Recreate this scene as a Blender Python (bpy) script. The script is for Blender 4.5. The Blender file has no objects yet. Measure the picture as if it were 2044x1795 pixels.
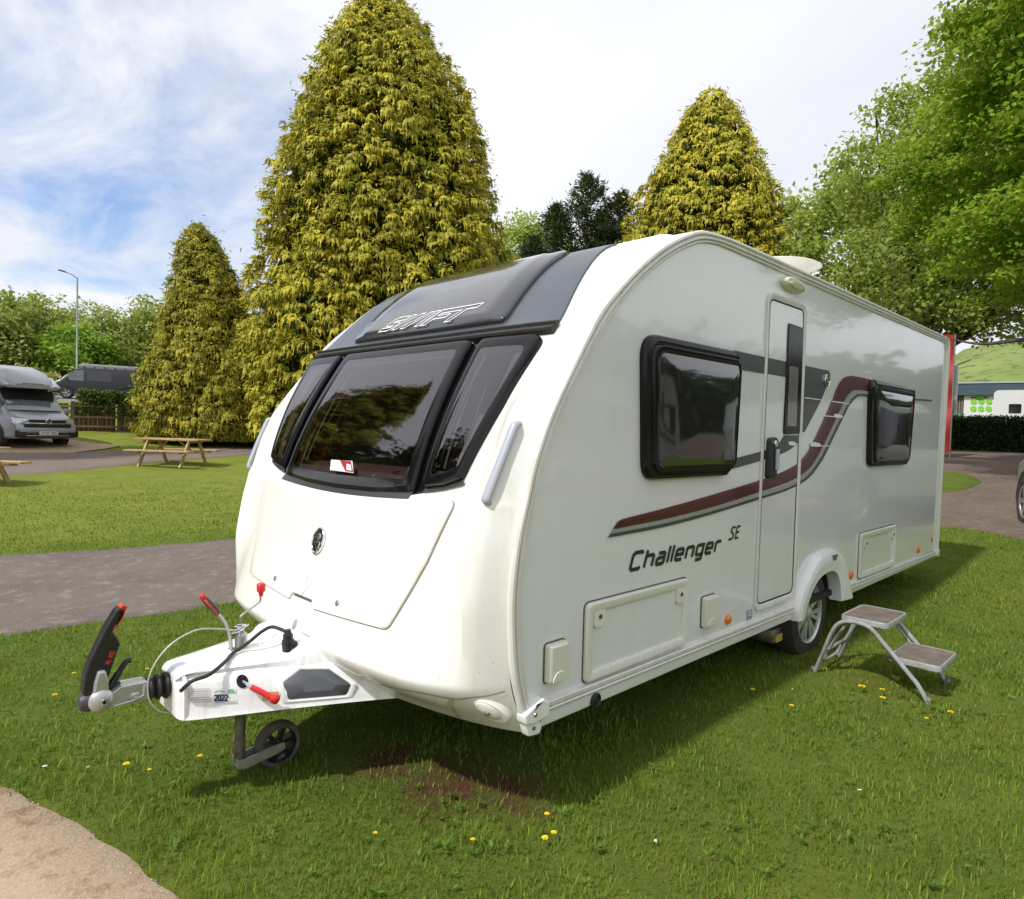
import bpy, bmesh, math, random
import numpy as np
from mathutils import Vector, Matrix

# ------------------------------------------------------------------ camera, sky, sun, exposure
SC = bpy.context.scene
CAM_R = Vector((0.7129442706, -0.7007208655, 0.0264714115))
CAM_U = Vector((0.0022168358, 0.0400025743, 0.9991971175))
CAM_F = Vector((0.7012171936, 0.7123131774, -0.0300729893))
CAM_P = Vector((-2.0753175917, -1.7890097451, 1.5309576988))
cam = bpy.data.cameras.new("camera"); camo = bpy.data.objects.new("camera", cam)
SC.collection.objects.link(camo)
mw = Matrix.Identity(4)
for i in range(3):
    mw[i][0], mw[i][1], mw[i][2], mw[i][3] = CAM_R[i], CAM_U[i], -CAM_F[i], CAM_P[i]
camo.matrix_world = mw
cam.sensor_fit = 'HORIZONTAL'; cam.sensor_width = 36.0; cam.lens = 36.0 * 1323.03 / 2044.0
cam.clip_start = 0.05; cam.clip_end = 4000
SC.camera = camo

SUN_AZ = math.radians(177.5)     # compass in plan: direction TO the sun, measured from +x towards +y
SUN_EL = math.radians(51)
sd = Vector((math.cos(SUN_EL) * math.cos(SUN_AZ), math.cos(SUN_EL) * math.sin(SUN_AZ), math.sin(SUN_EL)))
sun = bpy.data.lights.new("sun", 'SUN'); sun.energy = 3.0; sun.angle = math.radians(2.0); sun.color = (1.0, 0.97, 0.925)
suno = bpy.data.objects.new("sun", sun); SC.collection.objects.link(suno)
suno.rotation_euler = sd.to_track_quat('Z', 'Y').to_euler()
SC.view_settings.view_transform = 'Standard'; SC.view_settings.look = 'None'
SC.view_settings.gamma = 1; SC.view_settings.use_curve_mapping = False
SC.view_settings.exposure = 0.32

W = bpy.data.worlds.new("World"); SC.world = W; W.use_nodes = True
nt = W.node_tree; nt.nodes.clear()
def N(nt, typ, **kw):
    n = nt.nodes.new(typ)
    for k, v in kw.items():
        if k.startswith('i_'): n.inputs[k[2:].replace('_', ' ')].default_value = v
        else: setattr(n, k, v)
    return n
def math_n(nt, op, a, b=None, clamp=False):
    n = nt.nodes.new('ShaderNodeMath'); n.operation = op; n.use_clamp = clamp
    for i, v in enumerate((a, b)):
        if v is None: continue
        if isinstance(v, (int, float)): n.inputs[i].default_value = v
        else: nt.links.new(v, n.inputs[i])
    return n.outputs[0]
def ramp_n(nt, fac, stops):
    n = nt.nodes.new('ShaderNodeValToRGB'); e = n.color_ramp.elements
    while len(e) < len(stops): e.new(0.5)
    for k, (p, c) in enumerate(stops):
        e[k].position = p; e[k].color = (c, c, c, 1) if isinstance(c, (int, float)) else (*c, 1)
    nt.links.new(fac, n.inputs[0]); return n.outputs[0]
def mix_n(nt, fac, a, b, mode='MIX'):
    n = nt.nodes.new('ShaderNodeMix'); n.data_type = 'RGBA'; n.blend_type = mode
    for sock, v in ((n.inputs[0], fac), (n.inputs[6], a), (n.inputs[7], b)):
        if hasattr(v, 'links'): nt.links.new(v, sock)
        elif isinstance(v, (int, float)): sock.default_value = v
        else: sock.default_value = (*v, 1)
    return n.outputs[2]
def world():
    out = N(nt, 'ShaderNodeOutputWorld'); bg = N(nt, 'ShaderNodeBackground')
    sky = N(nt, 'ShaderNodeTexSky', sky_type='NISHITA', sun_disc=False, sun_elevation=SUN_EL,
            sun_rotation=math.radians(90) - SUN_AZ, air_density=1.0, dust_density=1.2, ozone_density=1.3)
    skyc = mix_n(nt, 1.0, sky.outputs[0], (0.10, 0.125, 0.155), 'MULTIPLY')
    co = N(nt, 'ShaderNodeTexCoord').outputs['Generated']
    sep = N(nt, 'ShaderNodeSeparateXYZ'); nt.links.new(co, sep.inputs[0])
    # project on a cloud plane so the sheets flatten towards the horizon
    zc = math_n(nt, 'ADD', math_n(nt, 'MAXIMUM', sep.outputs[2], 0.0), 0.16)
    comb = N(nt, 'ShaderNodeCombineXYZ')
    nt.links.new(math_n(nt, 'DIVIDE', sep.outputs[0], zc), comb.inputs[0])
    nt.links.new(math_n(nt, 'DIVIDE', sep.outputs[1], zc), comb.inputs[1])
    mp = N(nt, 'ShaderNodeMapping'); nt.links.new(comb.outputs[0], mp.inputs[0])
    mp.inputs['Rotation'].default_value = (0, 0, 0.5); mp.inputs['Scale'].default_value = (1.0, 0.62, 1)
    def noise(scale, detail, rough, dist=0.0, off=0.0):
        n = N(nt, 'ShaderNodeTexNoise', noise_dimensions='3D')
        n.inputs['Scale'].default_value = scale; n.inputs['Detail'].default_value = detail
        n.inputs['Roughness'].default_value = rough; n.inputs['Distortion'].default_value = dist
        m2 = N(nt, 'ShaderNodeMapping'); m2.inputs['Location'].default_value = (off, off * .7, off)
        nt.links.new(mp.outputs[0], m2.inputs[0]); nt.links.new(m2.outputs[0], n.inputs['Vector']); return n.outputs[0]
    big = noise(0.55, 5, 0.55, 0.3, 3.1); fine = noise(2.3, 8, 0.62, 0.5, 7.7)
    cov = math_n(nt, 'ADD', math_n(nt, 'MULTIPLY', big, 0.55), math_n(nt, 'MULTIPLY', fine, 0.75)); cov = math_n(nt, 'SUBTRACT', cov, 0.15)
    # the break in the cloud lies over the north-west, a broad band of thinner cloud
    dot = N(nt, 'ShaderNodeVectorMath', operation='DOT_PRODUCT'); nt.links.new(co, dot.inputs[0])
    dot.inputs[1].default_value = BLUE_DIR
    near = math_n(nt, 'MULTIPLY', math_n(nt, 'SUBTRACT', dot.outputs['Value'], 0.915), 1.0 / 0.085, True)
    near = math_n(nt, 'POWER', near, 0.8)
    cov = math_n(nt, 'SUBTRACT', math_n(nt, 'ADD', cov, 0.455), math_n(nt, 'MULTIPLY', near, 0.47))
    mask = ramp_n(nt, cov, [(0.0, 0.05), (0.34, 0.12), (0.50, 0.66), (0.60, 1.0)])
    shade = noise(1.1, 6, 0.5, 0.2, 11.3)
    cl = ramp_n(nt, shade, [(0.30, CLOUD_D), (0.62, CLOUD_L)])
    skyl = mix_n(nt, 1.0, skyc, (1.0, 1.0, 1.0), 'MULTIPLY')
    col = mix_n(nt, mask, skyl, cl)
    # milky horizon
    hz = math_n(nt, 'MULTIPLY', math_n(nt, 'SUBTRACT', 0.16, sep.outputs[2]), 4.5, True)
    col = mix_n(nt, math_n(nt, 'MULTIPLY', hz, 0.55), col, HORIZ)
    nt.links.new(col, bg.inputs[0]); bg.inputs[1].default_value = 1.0
    nt.links.new(bg.outputs[0], out.inputs[0])
BLUE_DIR = (0.257, 0.914, 0.315)
CLOUD_D = (0.64, 0.67, 0.75); CLOUD_L = (0.80, 0.81, 0.84); HORIZ = (0.62, 0.67, 0.74)
world()

# ------------------------------------------------------------------ helpers
def new_mat(name): 
    m = bpy.data.materials.new(name); m.use_nodes = True
    return m, m.node_tree, m.node_tree.nodes['Principled BSDF']
def noise_t(nt, scale, detail=4, rough=.55, vec=None, dist=0.):
    n = N(nt, 'ShaderNodeTexNoise'); n.inputs['Scale'].default_value = scale; n.inputs['Detail'].default_value = detail
    n.inputs['Roughness'].default_value = rough; n.inputs['Distortion'].default_value = dist
    if vec is None:
        g = N(nt, 'ShaderNodeNewGeometry'); vec = g.outputs['Position']
    nt.links.new(vec, n.inputs['Vector']); return n.outputs[0]
def bump_n(nt, b, h, strength=.3, dist=.01):
    n = N(nt, 'ShaderNodeBump'); n.inputs['Strength'].default_value = strength; n.inputs['Distance'].default_value = dist
    nt.links.new(h, n.inputs['Height']); nt.links.new(n.outputs[0], b.inputs['Normal'])
def simple(name, col, rough=.5, metal=0., coat=0., var=.10, nscale=6., bump=0., bscale=60., spec=None, dirt=None):
    m, t, b = new_mat(name)
    tc = N(t, 'ShaderNodeTexCoord').outputs['Object']
    f = noise_t(t, nscale, 5, .6, tc)
    d = dirt if dirt else tuple(c * (1 - var) for c in col)
    fac = ramp_n(t, f, [(.40, 0.), (.68, 1.)])
    c = mix_n(t, fac, col, d)
    t.links.new(c, b.inputs['Base Color'])
    r = math_n(t, 'ADD', math_n(t, 'MULTIPLY', f, .18), rough - .09, True)
    t.links.new(r, b.inputs['Roughness'])
    b.inputs['Metallic'].default_value = metal
    b.inputs['Coat Weight'].default_value = coat; b.inputs['Coat Roughness'].default_value = .05
    if spec is not None: b.inputs['Specular IOR Level'].default_value = spec
    if bump: bump_n(t, b, noise_t(t, bscale, 4, .6, tc), bump, .004)
    return m
def link(o, parent=None):
    SC.collection.objects.link(o)
    if parent is not None:
        o.parent = parent; o.matrix_parent_inverse = Matrix.Translation(-Vector(parent.location)) if not parent.get('_loc') else Matrix.Identity(4)
    return o
def mk(name, verts, faces, mat, parent=None, smooth=False, kind=None, split=None):
    me = bpy.data.meshes.new(name); me.from_pydata([tuple(v) for v in verts], [], [tuple(f) for f in faces]); me.update()
    if mat: me.materials.append(mat)
    if smooth:
        me.polygons.foreach_set('use_smooth', [len(p.vertices) < 7 for p in me.polygons])
    o = bpy.data.objects.new(name, me); link(o, parent)
    if smooth and split is not None:
        # sharp edges by angle, baked as an attribute
        bm = bmesh.new(); bm.from_mesh(me)
        for e in bm.edges:
            if len(e.link_faces) == 2 and e.calc_face_angle(0) > split: e.smooth = False
        bm.to_mesh(me); bm.free()
    if kind: o['kind'] = kind
    return o
def thing(name, loc, label, cat, group=None, rotz=None):
    o = bpy.data.objects.new(name, None); SC.collection.objects.link(o); o.location = loc; o.empty_display_size = .2
    if rotz is not None: o.rotation_euler = (0, 0, rotz); o['_loc'] = 1      # parts given in the thing's own frame
    o['label'] = label; o['category'] = cat
    if group: o['group'] = group
    return o
class MB:
    "collects simple shapes into one mesh"
    def __init__(s): s.v = []; s.f = []
    def add(s, v, f):
        k = len(s.v); s.v += [tuple(x) for x in v]; s.f += [tuple(i + k for i in q) for q in f]; return s
    def box(s, a, b, bev=0.0):
        x0, y0, z0 = a; x1, y1, z1 = b
        if x0 > x1: x0, x1 = x1, x0
        if y0 > y1: y0, y1 = y1, y0
        if z0 > z1: z0, z1 = z1, z0
        if bev <= 0:
            v = [(x, y, z) for x in (x0, x1) for y in (y0, y1) for z in (z0, z1)]
            return s.add(v, [(0, 1, 3, 2), (4, 6, 7, 5), (0, 4, 5, 1), (2, 3, 7, 6), (0, 2, 6, 4), (1, 5, 7, 3)])
        bm = bmesh.new(); bmesh.ops.create_cube(bm, size=1)
        for q in bm.verts: q.co = Vector(((x0 + x1) / 2 + q.co.x * (x1 - x0), (y0 + y1) / 2 + q.co.y * (y1 - y0), (z0 + z1) / 2 + q.co.z * (z1 - z0)))
        bmesh.ops.bevel(bm, geom=bm.edges[:], offset=bev, segments=2, affect='EDGES', profile=.5)
        bm.verts.index_update(); v = [q.co[:] for q in bm.verts]; f = [[q.index for q in p.verts] for p in bm.faces]; bm.free()
        return s.add(v, f)
    def tube(s, pts, r, n=10, caps=True, flat=None):
        "round tube along a polyline; r may be a list; flat=(w,h) gives an oval"
        pts = [Vector(p) for p in pts]; R = r if isinstance(r, (list, tuple)) else [r] * len(pts)
        v = []; prev = None
        for i, p in enumerate(pts):
            t = (pts[min(i + 1, len(pts) - 1)] - pts[max(i - 1, 0)]).normalized()
            if prev is None:
                a = Vector((0, 0, 1)) if abs(t.z) < .9 else Vector((1, 0, 0)); u = t.cross(a).normalized()
            else: u = (prev - t * prev.dot(t)).normalized()
            prev = u; w = t.cross(u)
            for k in range(n):
                an = 2 * math.pi * k / n
                fu, fw = (flat if flat else (1, 1))
                v.append(p + u * math.cos(an) * R[i] * fu + w * math.sin(an) * R[i] * fw)
        f = []
        for i in range(len(pts) - 1):
            for k in range(n):
                a = i * n + k; b = i * n + (k + 1) % n; f.append((a, b, b + n, a + n))
        if caps: f.append(tuple(range(n - 1, -1, -1))); f.append(tuple(range(len(v) - n, len(v))))
        return s.add(v, f)
    def lathe(s, prof, origin, axis=(0, 0, 1), n=24, close=False):
        "prof: list of (along axis, radius)"
        ax = Vector(axis).normalized(); a = Vector((0, 0, 1)) if abs(ax.z) < .9 else Vector((1, 0, 0))
        u = ax.cross(a).normalized(); w = ax.cross(u); o = Vector(origin); v = []; f = []
        for (h, r) in prof:
            for k in range(n):
                an = 2 * math.pi * k / n; v.append(o + ax * h + (u * math.cos(an) + w * math.sin(an)) * max(r, 1e-4))
        for i in range(len(prof) - 1):
            for k in range(n):
                A = i * n + k; B = i * n + (k + 1) % n; f.append((A, B, B + n, A + n))
        f.append(tuple(range(n - 1, -1, -1))); f.append(tuple(range(len(v) - n, len(v))))
        return s.add(v, f)
    def prism(s, poly, mp, d0, d1, bev=0.0):
        "2-D outline pushed from depth d0 to d1 through mp(u,v,d); front edge at d1 is bevelled"
        n = len(poly); rings = [(0, d0), (0, d1 - (bev if d1 > d0 else -bev))] if bev else [(0, d0), (0, d1)]
        if bev: rings += [(bev * .3, d1 - (bev * .3 if d1 > d0 else -bev * .3)), (bev, d1)]
        v = []
        for ins, d in rings:
            for (a, b) in (inset(poly, ins) if ins else poly): v.append(mp(a, b, d))
        f = []
        for i in range(len(rings) - 1):
            for k in range(n):
                A = i * n + k; B = i * n + (k + 1) % n; f.append((A, B, B + n, A + n))
        f.append(tuple(range(n - 1, -1, -1))); f.append(tuple(range(len(v) - n, len(v))))
        return s.add(v, f)
    def ring(s, outer, inner, mp, prof):
        "frame between two outlines of equal length; prof: list of (blend 0 outer..1 inner, depth)"
        n = len(outer); v = []
        for (b, d) in prof:
            for (p, q) in zip(outer, inner): v.append(mp(p[0] + (q[0] - p[0]) * b, p[1] + (q[1] - p[1]) * b, d))
        f = []
        for i in range(len(prof) - 1):
            for k in range(n):
                A = i * n + k; B = i * n + (k + 1) % n; f.append((A, B, B + n, A + n))
        return s.add(v, f)
    def dome(s, poly, mp, prof, flip=False):
        "convex outline filled by shrinking rings; prof: list of (scale, depth), last ring is capped"
        cx = sum(p[0] for p in poly) / len(poly); cy = sum(p[1] for p in poly) / len(poly); n = len(poly); v = []; f = []
        for (sc, d) in prof:
            for p in poly: v.append(mp(cx + (p[0] - cx) * sc, cy + (p[1] - cy) * sc, d))
        for i in range(len(prof) - 1):
            for k in range(n):
                A = i * n + k; B = i * n + (k + 1) % n; f.append((A, B, B + n, A + n))
        f.append(tuple(range(len(v) - n, len(v))))
        if flip: f = [q[::-1] for q in f]
        return s.add(v, f)
    def strip(s, A, B, mp, d):
        n = len(A); v = [mp(a[0], a[1], d) for a in A] + [mp(b[0], b[1], d) for b in B]
        return s.add(v, [(i, i + 1, n + i + 1, n + i) for i in range(n - 1)])
    def stroke(s, pts, w, mp, d, closed=False):
        "flat ribbon with mitred corners"
        n = len(pts); P = [Vector((p[0], p[1])) for p in pts]; L = []; R_ = []
        for i in range(n):
            a = P[i - 1] if (closed or i > 0) else None; b = P[(i + 1) % n] if (closed or i < n - 1) else None
            d1 = (P[i] - a).normalized() if a is not None else None; d2 = (b - P[i]).normalized() if b is not None else None
            if d1 is None: d1 = d2
            if d2 is None: d2 = d1
            n1 = Vector((-d1.y, d1.x)); n2 = Vector((-d2.y, d2.x)); m = (n1 + n2)
            m = m.normalized() if m.length > 1e-6 else n1
            k = min(1 / max(m.dot(n1), .35), 2.2) * w / 2
            L.append(P[i] + m * k); R_.append(P[i] - m * k)
        if closed: L.append(L[0]); R_.append(R_[0])
        return s.strip(L, R_, mp, d)
    def obj(s, name, mat, parent=None, smooth=False, split=math.radians(35), kind=None):
        return mk(name, s.v, s.f, mat, parent, smooth, kind, split if smooth else None)
def inset(poly, d):
    n = len(poly); P = [Vector(p[:2]) for p in poly]
    area = sum(P[i].x * P[(i + 1) % n].y - P[(i + 1) % n].x * P[i].y for i in range(n)); sg = 1 if area > 0 else -1
    out = []
    for i in range(n):
        d1 = (P[i] - P[i - 1]); d2 = (P[(i + 1) % n] - P[i])
        d1 = d1.normalized() if d1.length > 1e-9 else Vector((1, 0)); d2 = d2.normalized() if d2.length > 1e-9 else d1
        n1 = Vector((-d1.y, d1.x)) * sg; n2 = Vector((-d2.y, d2.x)) * sg; m = (n1 + n2)
        m = m.normalized() if m.length > 1e-6 else n1
        q = P[i] + m * d / max(m.dot(n1), .4); out.append((q.x, q.y))
    return out
def rpoly(pts, r, k=6):
    "round the corners of a polygon"
    n = len(pts); R = r if isinstance(r, (list, tuple)) else [r] * n; out = []
    for i in range(n):
        p = Vector(pts[i]); a = Vector(pts[i - 1]); b = Vector(pts[(i + 1) % n])
        u = (a - p).normalized(); w = (b - p).normalized(); ang = math.acos(max(-1, min(1, u.dot(w))))
        t = min(R[i] / math.tan(ang / 2), (a - p).length * .49, (b - p).length * .49) if R[i] > 0 else 0
        if t <= 0: out.append(tuple(p)); continue
        for j in range(k + 1):
            s = j / k; q = (p + u * t) * (1 - s) ** 2 + p * 2 * s * (1 - s) + (p + w * t) * s * s; out.append((q.x, q.y))
    return out
def dense(pts, step, closed=True):
    out = []; n = len(pts)
    for i in range(n if closed else n - 1):
        a = Vector(pts[i]); b = Vector(pts[(i + 1) % n]); m = max(1, int(math.ceil((b - a).length / step)))
        for j in range(m): q = a + (b - a) * (j / m); out.append((q.x, q.y))
    if not closed: out.append(tuple(pts[-1]))
    return out
def resample(pts, n):
    P = np.array(pts, float); d = np.r_[0, np.cumsum(np.hypot(*np.diff(P, axis=0).T))]; t = np.linspace(0, d[-1], n)
    return list(zip(np.interp(t, d, P[:, 0]), np.interp(t, d, P[:, 1])))
def smoothline(pts, n):
    "Catmull-Rom through points (any dimension)"
    P = np.array(pts, float); m = len(P); P = np.vstack([2 * P[0] - P[1], P, 2 * P[-1] - P[-2]]); out = []
    for q in np.linspace(0, m - 1, n):
        i = min(int(q), m - 2); t = q - i; a, b, c, d = P[i:i + 4]
        out.append(.5 * ((2 * b) + (-a + c) * t + (2 * a - 5 * b + 4 * c - d) * t ** 2 + (-a + 3 * b - 3 * c + d) * t ** 3))
    return [tuple(o) for o in out]
def np_mesh(name, V, F, mat, parent=None, attrs=None, kind=None, smooth=False):
    me = bpy.data.meshes.new(name); k = F.shape[1]
    me.vertices.add(len(V)); me.vertices.foreach_set('co', V.astype(np.float32).ravel())
    me.loops.add(F.size); me.loops.foreach_set('vertex_index', F.astype(np.int32).ravel())
    me.polygons.add(len(F)); me.polygons.foreach_set('loop_start', np.arange(0, F.size, k, dtype=np.int32))
    if smooth: me.polygons.foreach_set('use_smooth', np.ones(len(F), bool))
    me.update(calc_edges=True)
    if attrs:
        for an, arr in attrs.items():
            at = me.attributes.new(an, 'FLOAT', 'POINT'); at.data.foreach_set('value', arr.astype(np.float32))
    me.materials.append(mat); o = bpy.data.objects.new(name, me); link(o, parent)
    if kind: o['kind'] = kind
    return o
def copy_tree(o, loc=None, rotz=None, label=None, parent=None):
    c = o.copy(); SC.collection.objects.link(c)
    if parent is not None: c.parent = parent
    if loc is not None: c.location = loc
    if rotz is not None: c.rotation_euler = (0, 0, rotz)
    if label: c['label'] = label
    for ch in list(o.children): copy_tree(ch, parent=c)
    return c
def terr(x, y):
    x = np.asarray(x, float); y = np.asarray(y, float)
    dx = x + 2.075; dy = y + 1.789; d = np.hypot(dx, dy); az = np.degrees(np.arctan2(dy, dx))
    L = np.interp(d, [0, 10, 19.5, 25, 30, 34, 40, 56, 70, 150, 400, 2000], [0, .03, .27, .55, 1.0, 1.55, 2.2, 3.05, 3.3, 4.0, 6, 8])
    R_ = np.interp(d, [0, 6.5, 9, 11, 22, 30, 60, 150, 400, 2000], [0, 0, .12, .3, .95, 1.2, 2.0, 4, 6, 8])
    w = np.clip((az - 18) / 30, 0, 1); w = w * w * (3 - 2 * w); w = np.where(az < -60, 1, w)
    k = np.clip((x + .5) / 3, 0, 1); k = k * k * (3 - 2 * k)
    return R_ * (1 - w) + L * w - .08 * (1 - k) * np.clip(1 - (d - 6) / 6, 0, 1)
def tz(x, y): return float(terr(x, y))
# ------------------------------------------------------------------ ground materials
def grass_ground(name='turf'):
    m, t, b = new_mat(name)
    big = noise_t(t, .55, 4, .6); mid = noise_t(t, 2.6, 6, .65); fine = noise_t(t, 42, 6, .7)
    c = mix_n(t, ramp_n(t, mid, [(.35, 0.), (.7, 1.)]), (.082, .132, .017), (.145, .20, .030))
    c = mix_n(t, ramp_n(t, big, [(.42, 0.), (.72, .55)]), c, (.215, .21, .036))
    c = mix_n(t, ramp_n(t, fine, [(.3, 0.), (.75, .55)]), c, (.065, .10, .009))
    # faint mowing lines
    g = N(t, 'ShaderNodeNewGeometry'); sp = N(t, 'ShaderNodeSeparateXYZ'); t.links.new(g.outputs['Position'], sp.inputs[0])
    wv = math_n(t, 'SINE', math_n(t, 'ADD', math_n(t, 'MULTIPLY', sp.outputs[1], 4.1), math_n(t, 'MULTIPLY', big, 14.0)))
    far = math_n(t, 'MULTIPLY', math_n(t, 'SUBTRACT', sp.outputs[1], 6.5), .5, True)
    c = mix_n(t, math_n(t, 'MULTIPLY', math_n(t, 'MULTIPLY', ramp_n(t, wv, [(.3, 0.), (.8, .5)]), far), .38), c, (.26, .25, .045))
    c = mix_n(t, math_n(t, 'MULTIPLY', far, math_n(t, 'ADD', .12, math_n(t, 'MULTIPLY', mid, .55))), c, mix_n(t, mid, (.23, .27, .036), (.32, .33, .06)))
    t.links.new(c, b.inputs['Base Color']); b.inputs['Roughness'].default_value = .95; b.inputs['Specular IOR Level'].default_value = .15
    bump_n(t, b, fine, .9, .03)
    return m
def bare_mix(m):
    "reddish bare soil showing through near the caravan and in scattered worn spots"
    t = m.node_tree; b = t.nodes['Principled BSDF']; src = b.inputs['Base Color'].links[0].from_socket
    g = N(t, 'ShaderNodeNewGeometry'); acc = None
    nz = noise_t(t, 6, 6, .7)
    for (x, y, r) in ((-.17, .45, .50), (-.30, .82, .38), (-.02, .22, .35)):
        d = N(t, 'ShaderNodeVectorMath', operation='DISTANCE'); t.links.new(g.outputs['Position'], d.inputs[0]); d.inputs[1].default_value = (x, y, -.06)
        k = math_n(t, 'SUBTRACT', 1.0, math_n(t, 'DIVIDE', d.outputs['Value'], r), True)
        acc = k if acc is None else math_n(t, 'MAXIMUM', acc, k)
    f = math_n(t, 'MULTIPLY', math_n(t, 'ADD', math_n(t, 'MULTIPLY', acc, .7), math_n(t, 'SUBTRACT', nz, .72)), 2.6, True)
    f = math_n(t, 'MULTIPLY', f, math_n(t, 'MULTIPLY', acc, 4.0, True))
    soil = mix_n(t, noise_t(t, 30, 5, .7), (.060, .026, .014), (.15, .075, .042))
    t.links.new(mix_n(t, f, src, soil), b.inputs['Base Color'])
def tarmac(name, c0, c1, c2, stain=.5):
    m, t, b = new_mat(name)
    big = noise_t(t, .8, 6, .65); fine = noise_t(t, 110, 3, .8); mid = noise_t(t, 7, 6, .7)
    c = mix_n(t, ramp_n(t, big, [(.35, 0.), (.65, 1.)]), c0, c1)
    c = mix_n(t, ramp_n(t, mid, [(.52, 0.), (.66, stain)]), c, c2)
    vo = N(t, 'ShaderNodeTexVoronoi'); g = N(t, 'ShaderNodeNewGeometry'); t.links.new(g.outputs['Position'], vo.inputs['Vector']); vo.inputs['Scale'].default_value = 95
    c = mix_n(t, ramp_n(t, vo.outputs['Color'], [(.35, .0), (.95, .28)]), c, tuple(x * 1.6 + .02 for x in c1))
    c = mix_n(t, ramp_n(t, fine, [(.2, .5), (.5, 0.)]), c, tuple(x * .35 for x in c0))
    t.links.new(c, b.inputs['Base Color']); b.inputs['Roughness'].default_value = .9; b.inputs['Specular IOR Level'].default_value = .25
    bump_n(t, b, vo.outputs['Distance'], .5, .006)
    return m
M_TURF = grass_ground(); bare_mix(M_TURF)
M_ROAD = tarmac('worn_tarmac', (.120, .098, .085), (.165, .137, .120), (.28, .25, .225), .55)
M_PATH = tarmac('sandy_concrete', (.33, .245, .165), (.40, .305, .21), (.20, .125, .07), .85)
M_PATH.node_tree.nodes['Bump'].inputs['Strength'].default_value = .22
M_LANE = tarmac('lane_tarmac', (.15, .12, .10), (.19, .155, .13), (.28, .23, .19), .3)
M_YARD = tarmac('damp_tarmac', (.105, .078, .062), (.16, .12, .094), (.26, .21, .165), .5)
M_FARROAD = tarmac('grey_road', (.16, .16, .155), (.2, .2, .195), (.28, .27, .26), .3)

# terrain as one sheet, finer near the camera
def terrain():
    rr = np.r_[np.linspace(0.3, 14, 90), np.geomspace(14.3, 80, 90), np.geomspace(84, 2200, 40)]
    aa = np.radians(np.r_[np.linspace(-30, 120, 220), np.linspace(121, 329, 60)])
    V = [[CAM_P.x, CAM_P.y, tz(CAM_P.x, CAM_P.y)]]; F = []
    R_, A_ = np.meshgrid(rr, aa, indexing='ij'); X = CAM_P.x + R_ * np.cos(A_); Y = CAM_P.y + R_ * np.sin(A_); Z = terr(X, Y)
    Z += .006 * np.sin(X * 5.1 + 1.3 * np.sin(Y * 3.7)) * np.sin(Y * 4.3) * (R_ < 12)
    V = np.c_[X.ravel(), Y.ravel(), Z.ravel()]; n = len(aa)
    i, j = np.meshgrid(np.arange(len(rr) - 1), np.arange(n), indexing='ij'); j2 = (j + 1) % n
    F = np.stack([i * n + j, (i + 1) * n + j, (i + 1) * n + j2, i * n + j2], -1).reshape(-1, 4)
    V = np.vstack([V, [[CAM_P.x, CAM_P.y, tz(CAM_P.x, CAM_P.y)]]]); c = len(V) - 1
    o = np_mesh('ground', V, F, M_TURF, kind='structure', smooth=True)
    return o
terrain()
def sheet(name, A, B, mat, lift, n=60, m=14, wob=0.0, kind='structure'):
    "a paved strip between two edge lines, draped on the ground, with a thin ragged edge"
    A = resample(A, n); B = resample(B, n); V = []; rnd = random.Random(len(name))
    for i in range(n):
        a = Vector(A[i]); b = Vector(B[i])
        u = (b - a).normalized()
        a = a + u * rnd.uniform(-wob, wob); b = b + u * rnd.uniform(-wob, wob)
        for j in range(m):
            q = 0 if j == 0 else 1 if j == m - 1 else .006 + .988 * (j - 1) / (m - 3); p = a + (b - a) * q; V.append((p.x, p.y, tz(p.x, p.y) + (lift if 0 < j < m - 1 else lift - .03)))
    F = [(i * m + j, (i + 1) * m + j, (i + 1) * m + j + 1, i * m + j + 1) for i in range(n - 1) for j in range(m - 1)]
    o = mk(name, V, F, mat, None, True); o['kind'] = kind; return o
ROAD_N = [(-12, 5.2), (-6, 4.75), (-1.35, 4.18), (-.6, 4.09), (.31, 4.0), (2, 3.9), (6, 4.0), (9, 4.4)]
ROAD_F = [(-12, 8.6), (-6, 8.1), (-.98, 7.29), (.12, 7.01), (1.35, 6.77), (3, 6.6), (7, 6.7), (10, 7.0)]
sheet('road', ROAD_N, ROAD_F, M_ROAD, .012, 110, 16, .03)
PATH_E = [(-2.9, 4.4), (-2.2, 3.1), (-1.64, 1.78), (-1.57, 1.58), (-1.43, 1.18), (-1.34, .76), (-1.29, .49), (-1.24, -.4), (-1.3, -2), (-1.5, -5)]
sheet('footpath', [(-6.5, 4.4), (-6, 1), (-5.5, -1), (-5.6, -5)], PATH_E, M_PATH, .010, 120, 18, .012)
sheet('lane', [(-14, 13.4), (-5, 14.6), (.07, 16.04), (1.04, 16.49), (2.24, 17.37), (3.64, 18.24), (6.77, 19.62), (12, 21.5), (22, 24)],
      [(-14, 19.5), (-5, 21.2), (.96, 22.5), (2.3, 21.7), (3.98, 22.01), (7.82, 22.16), (11, 23), (14, 24.2), (22, 27)], M_LANE, .012, 70, 10)
sheet('parking_pad', [(-6, 20.6), (.5, 21.8), (2.49, 21.40)], [(-6, 32), (.2, 31), (4.11, 23.10)], M_PATH, .03, 20, 12)
sheet('yard', [(7.2, -9), (8.53, -.39), (8.91, .19), (8.86, .65), (9.4, 2.4), (12, 5.6), (13.5, 9)],
      [(24, -14), (26.9, .6), (26.9, 2.2), (27.6, 4.7), (28.5, 6), (30, 9), (34, 14)], M_YARD, .012, 60, 24, .02)
sheet('grass_island', [(12.0, 2.9), (12.3, 1.5), (13.4, 1.17), (14.9, 1.2), (16.1, 1.7)], [(12.0, 2.95), (12.6, 3.9), (14.2, 4.6), (16.2, 3.6), (16.5, 1.9)], M_TURF, .03, 24, 10)
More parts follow.
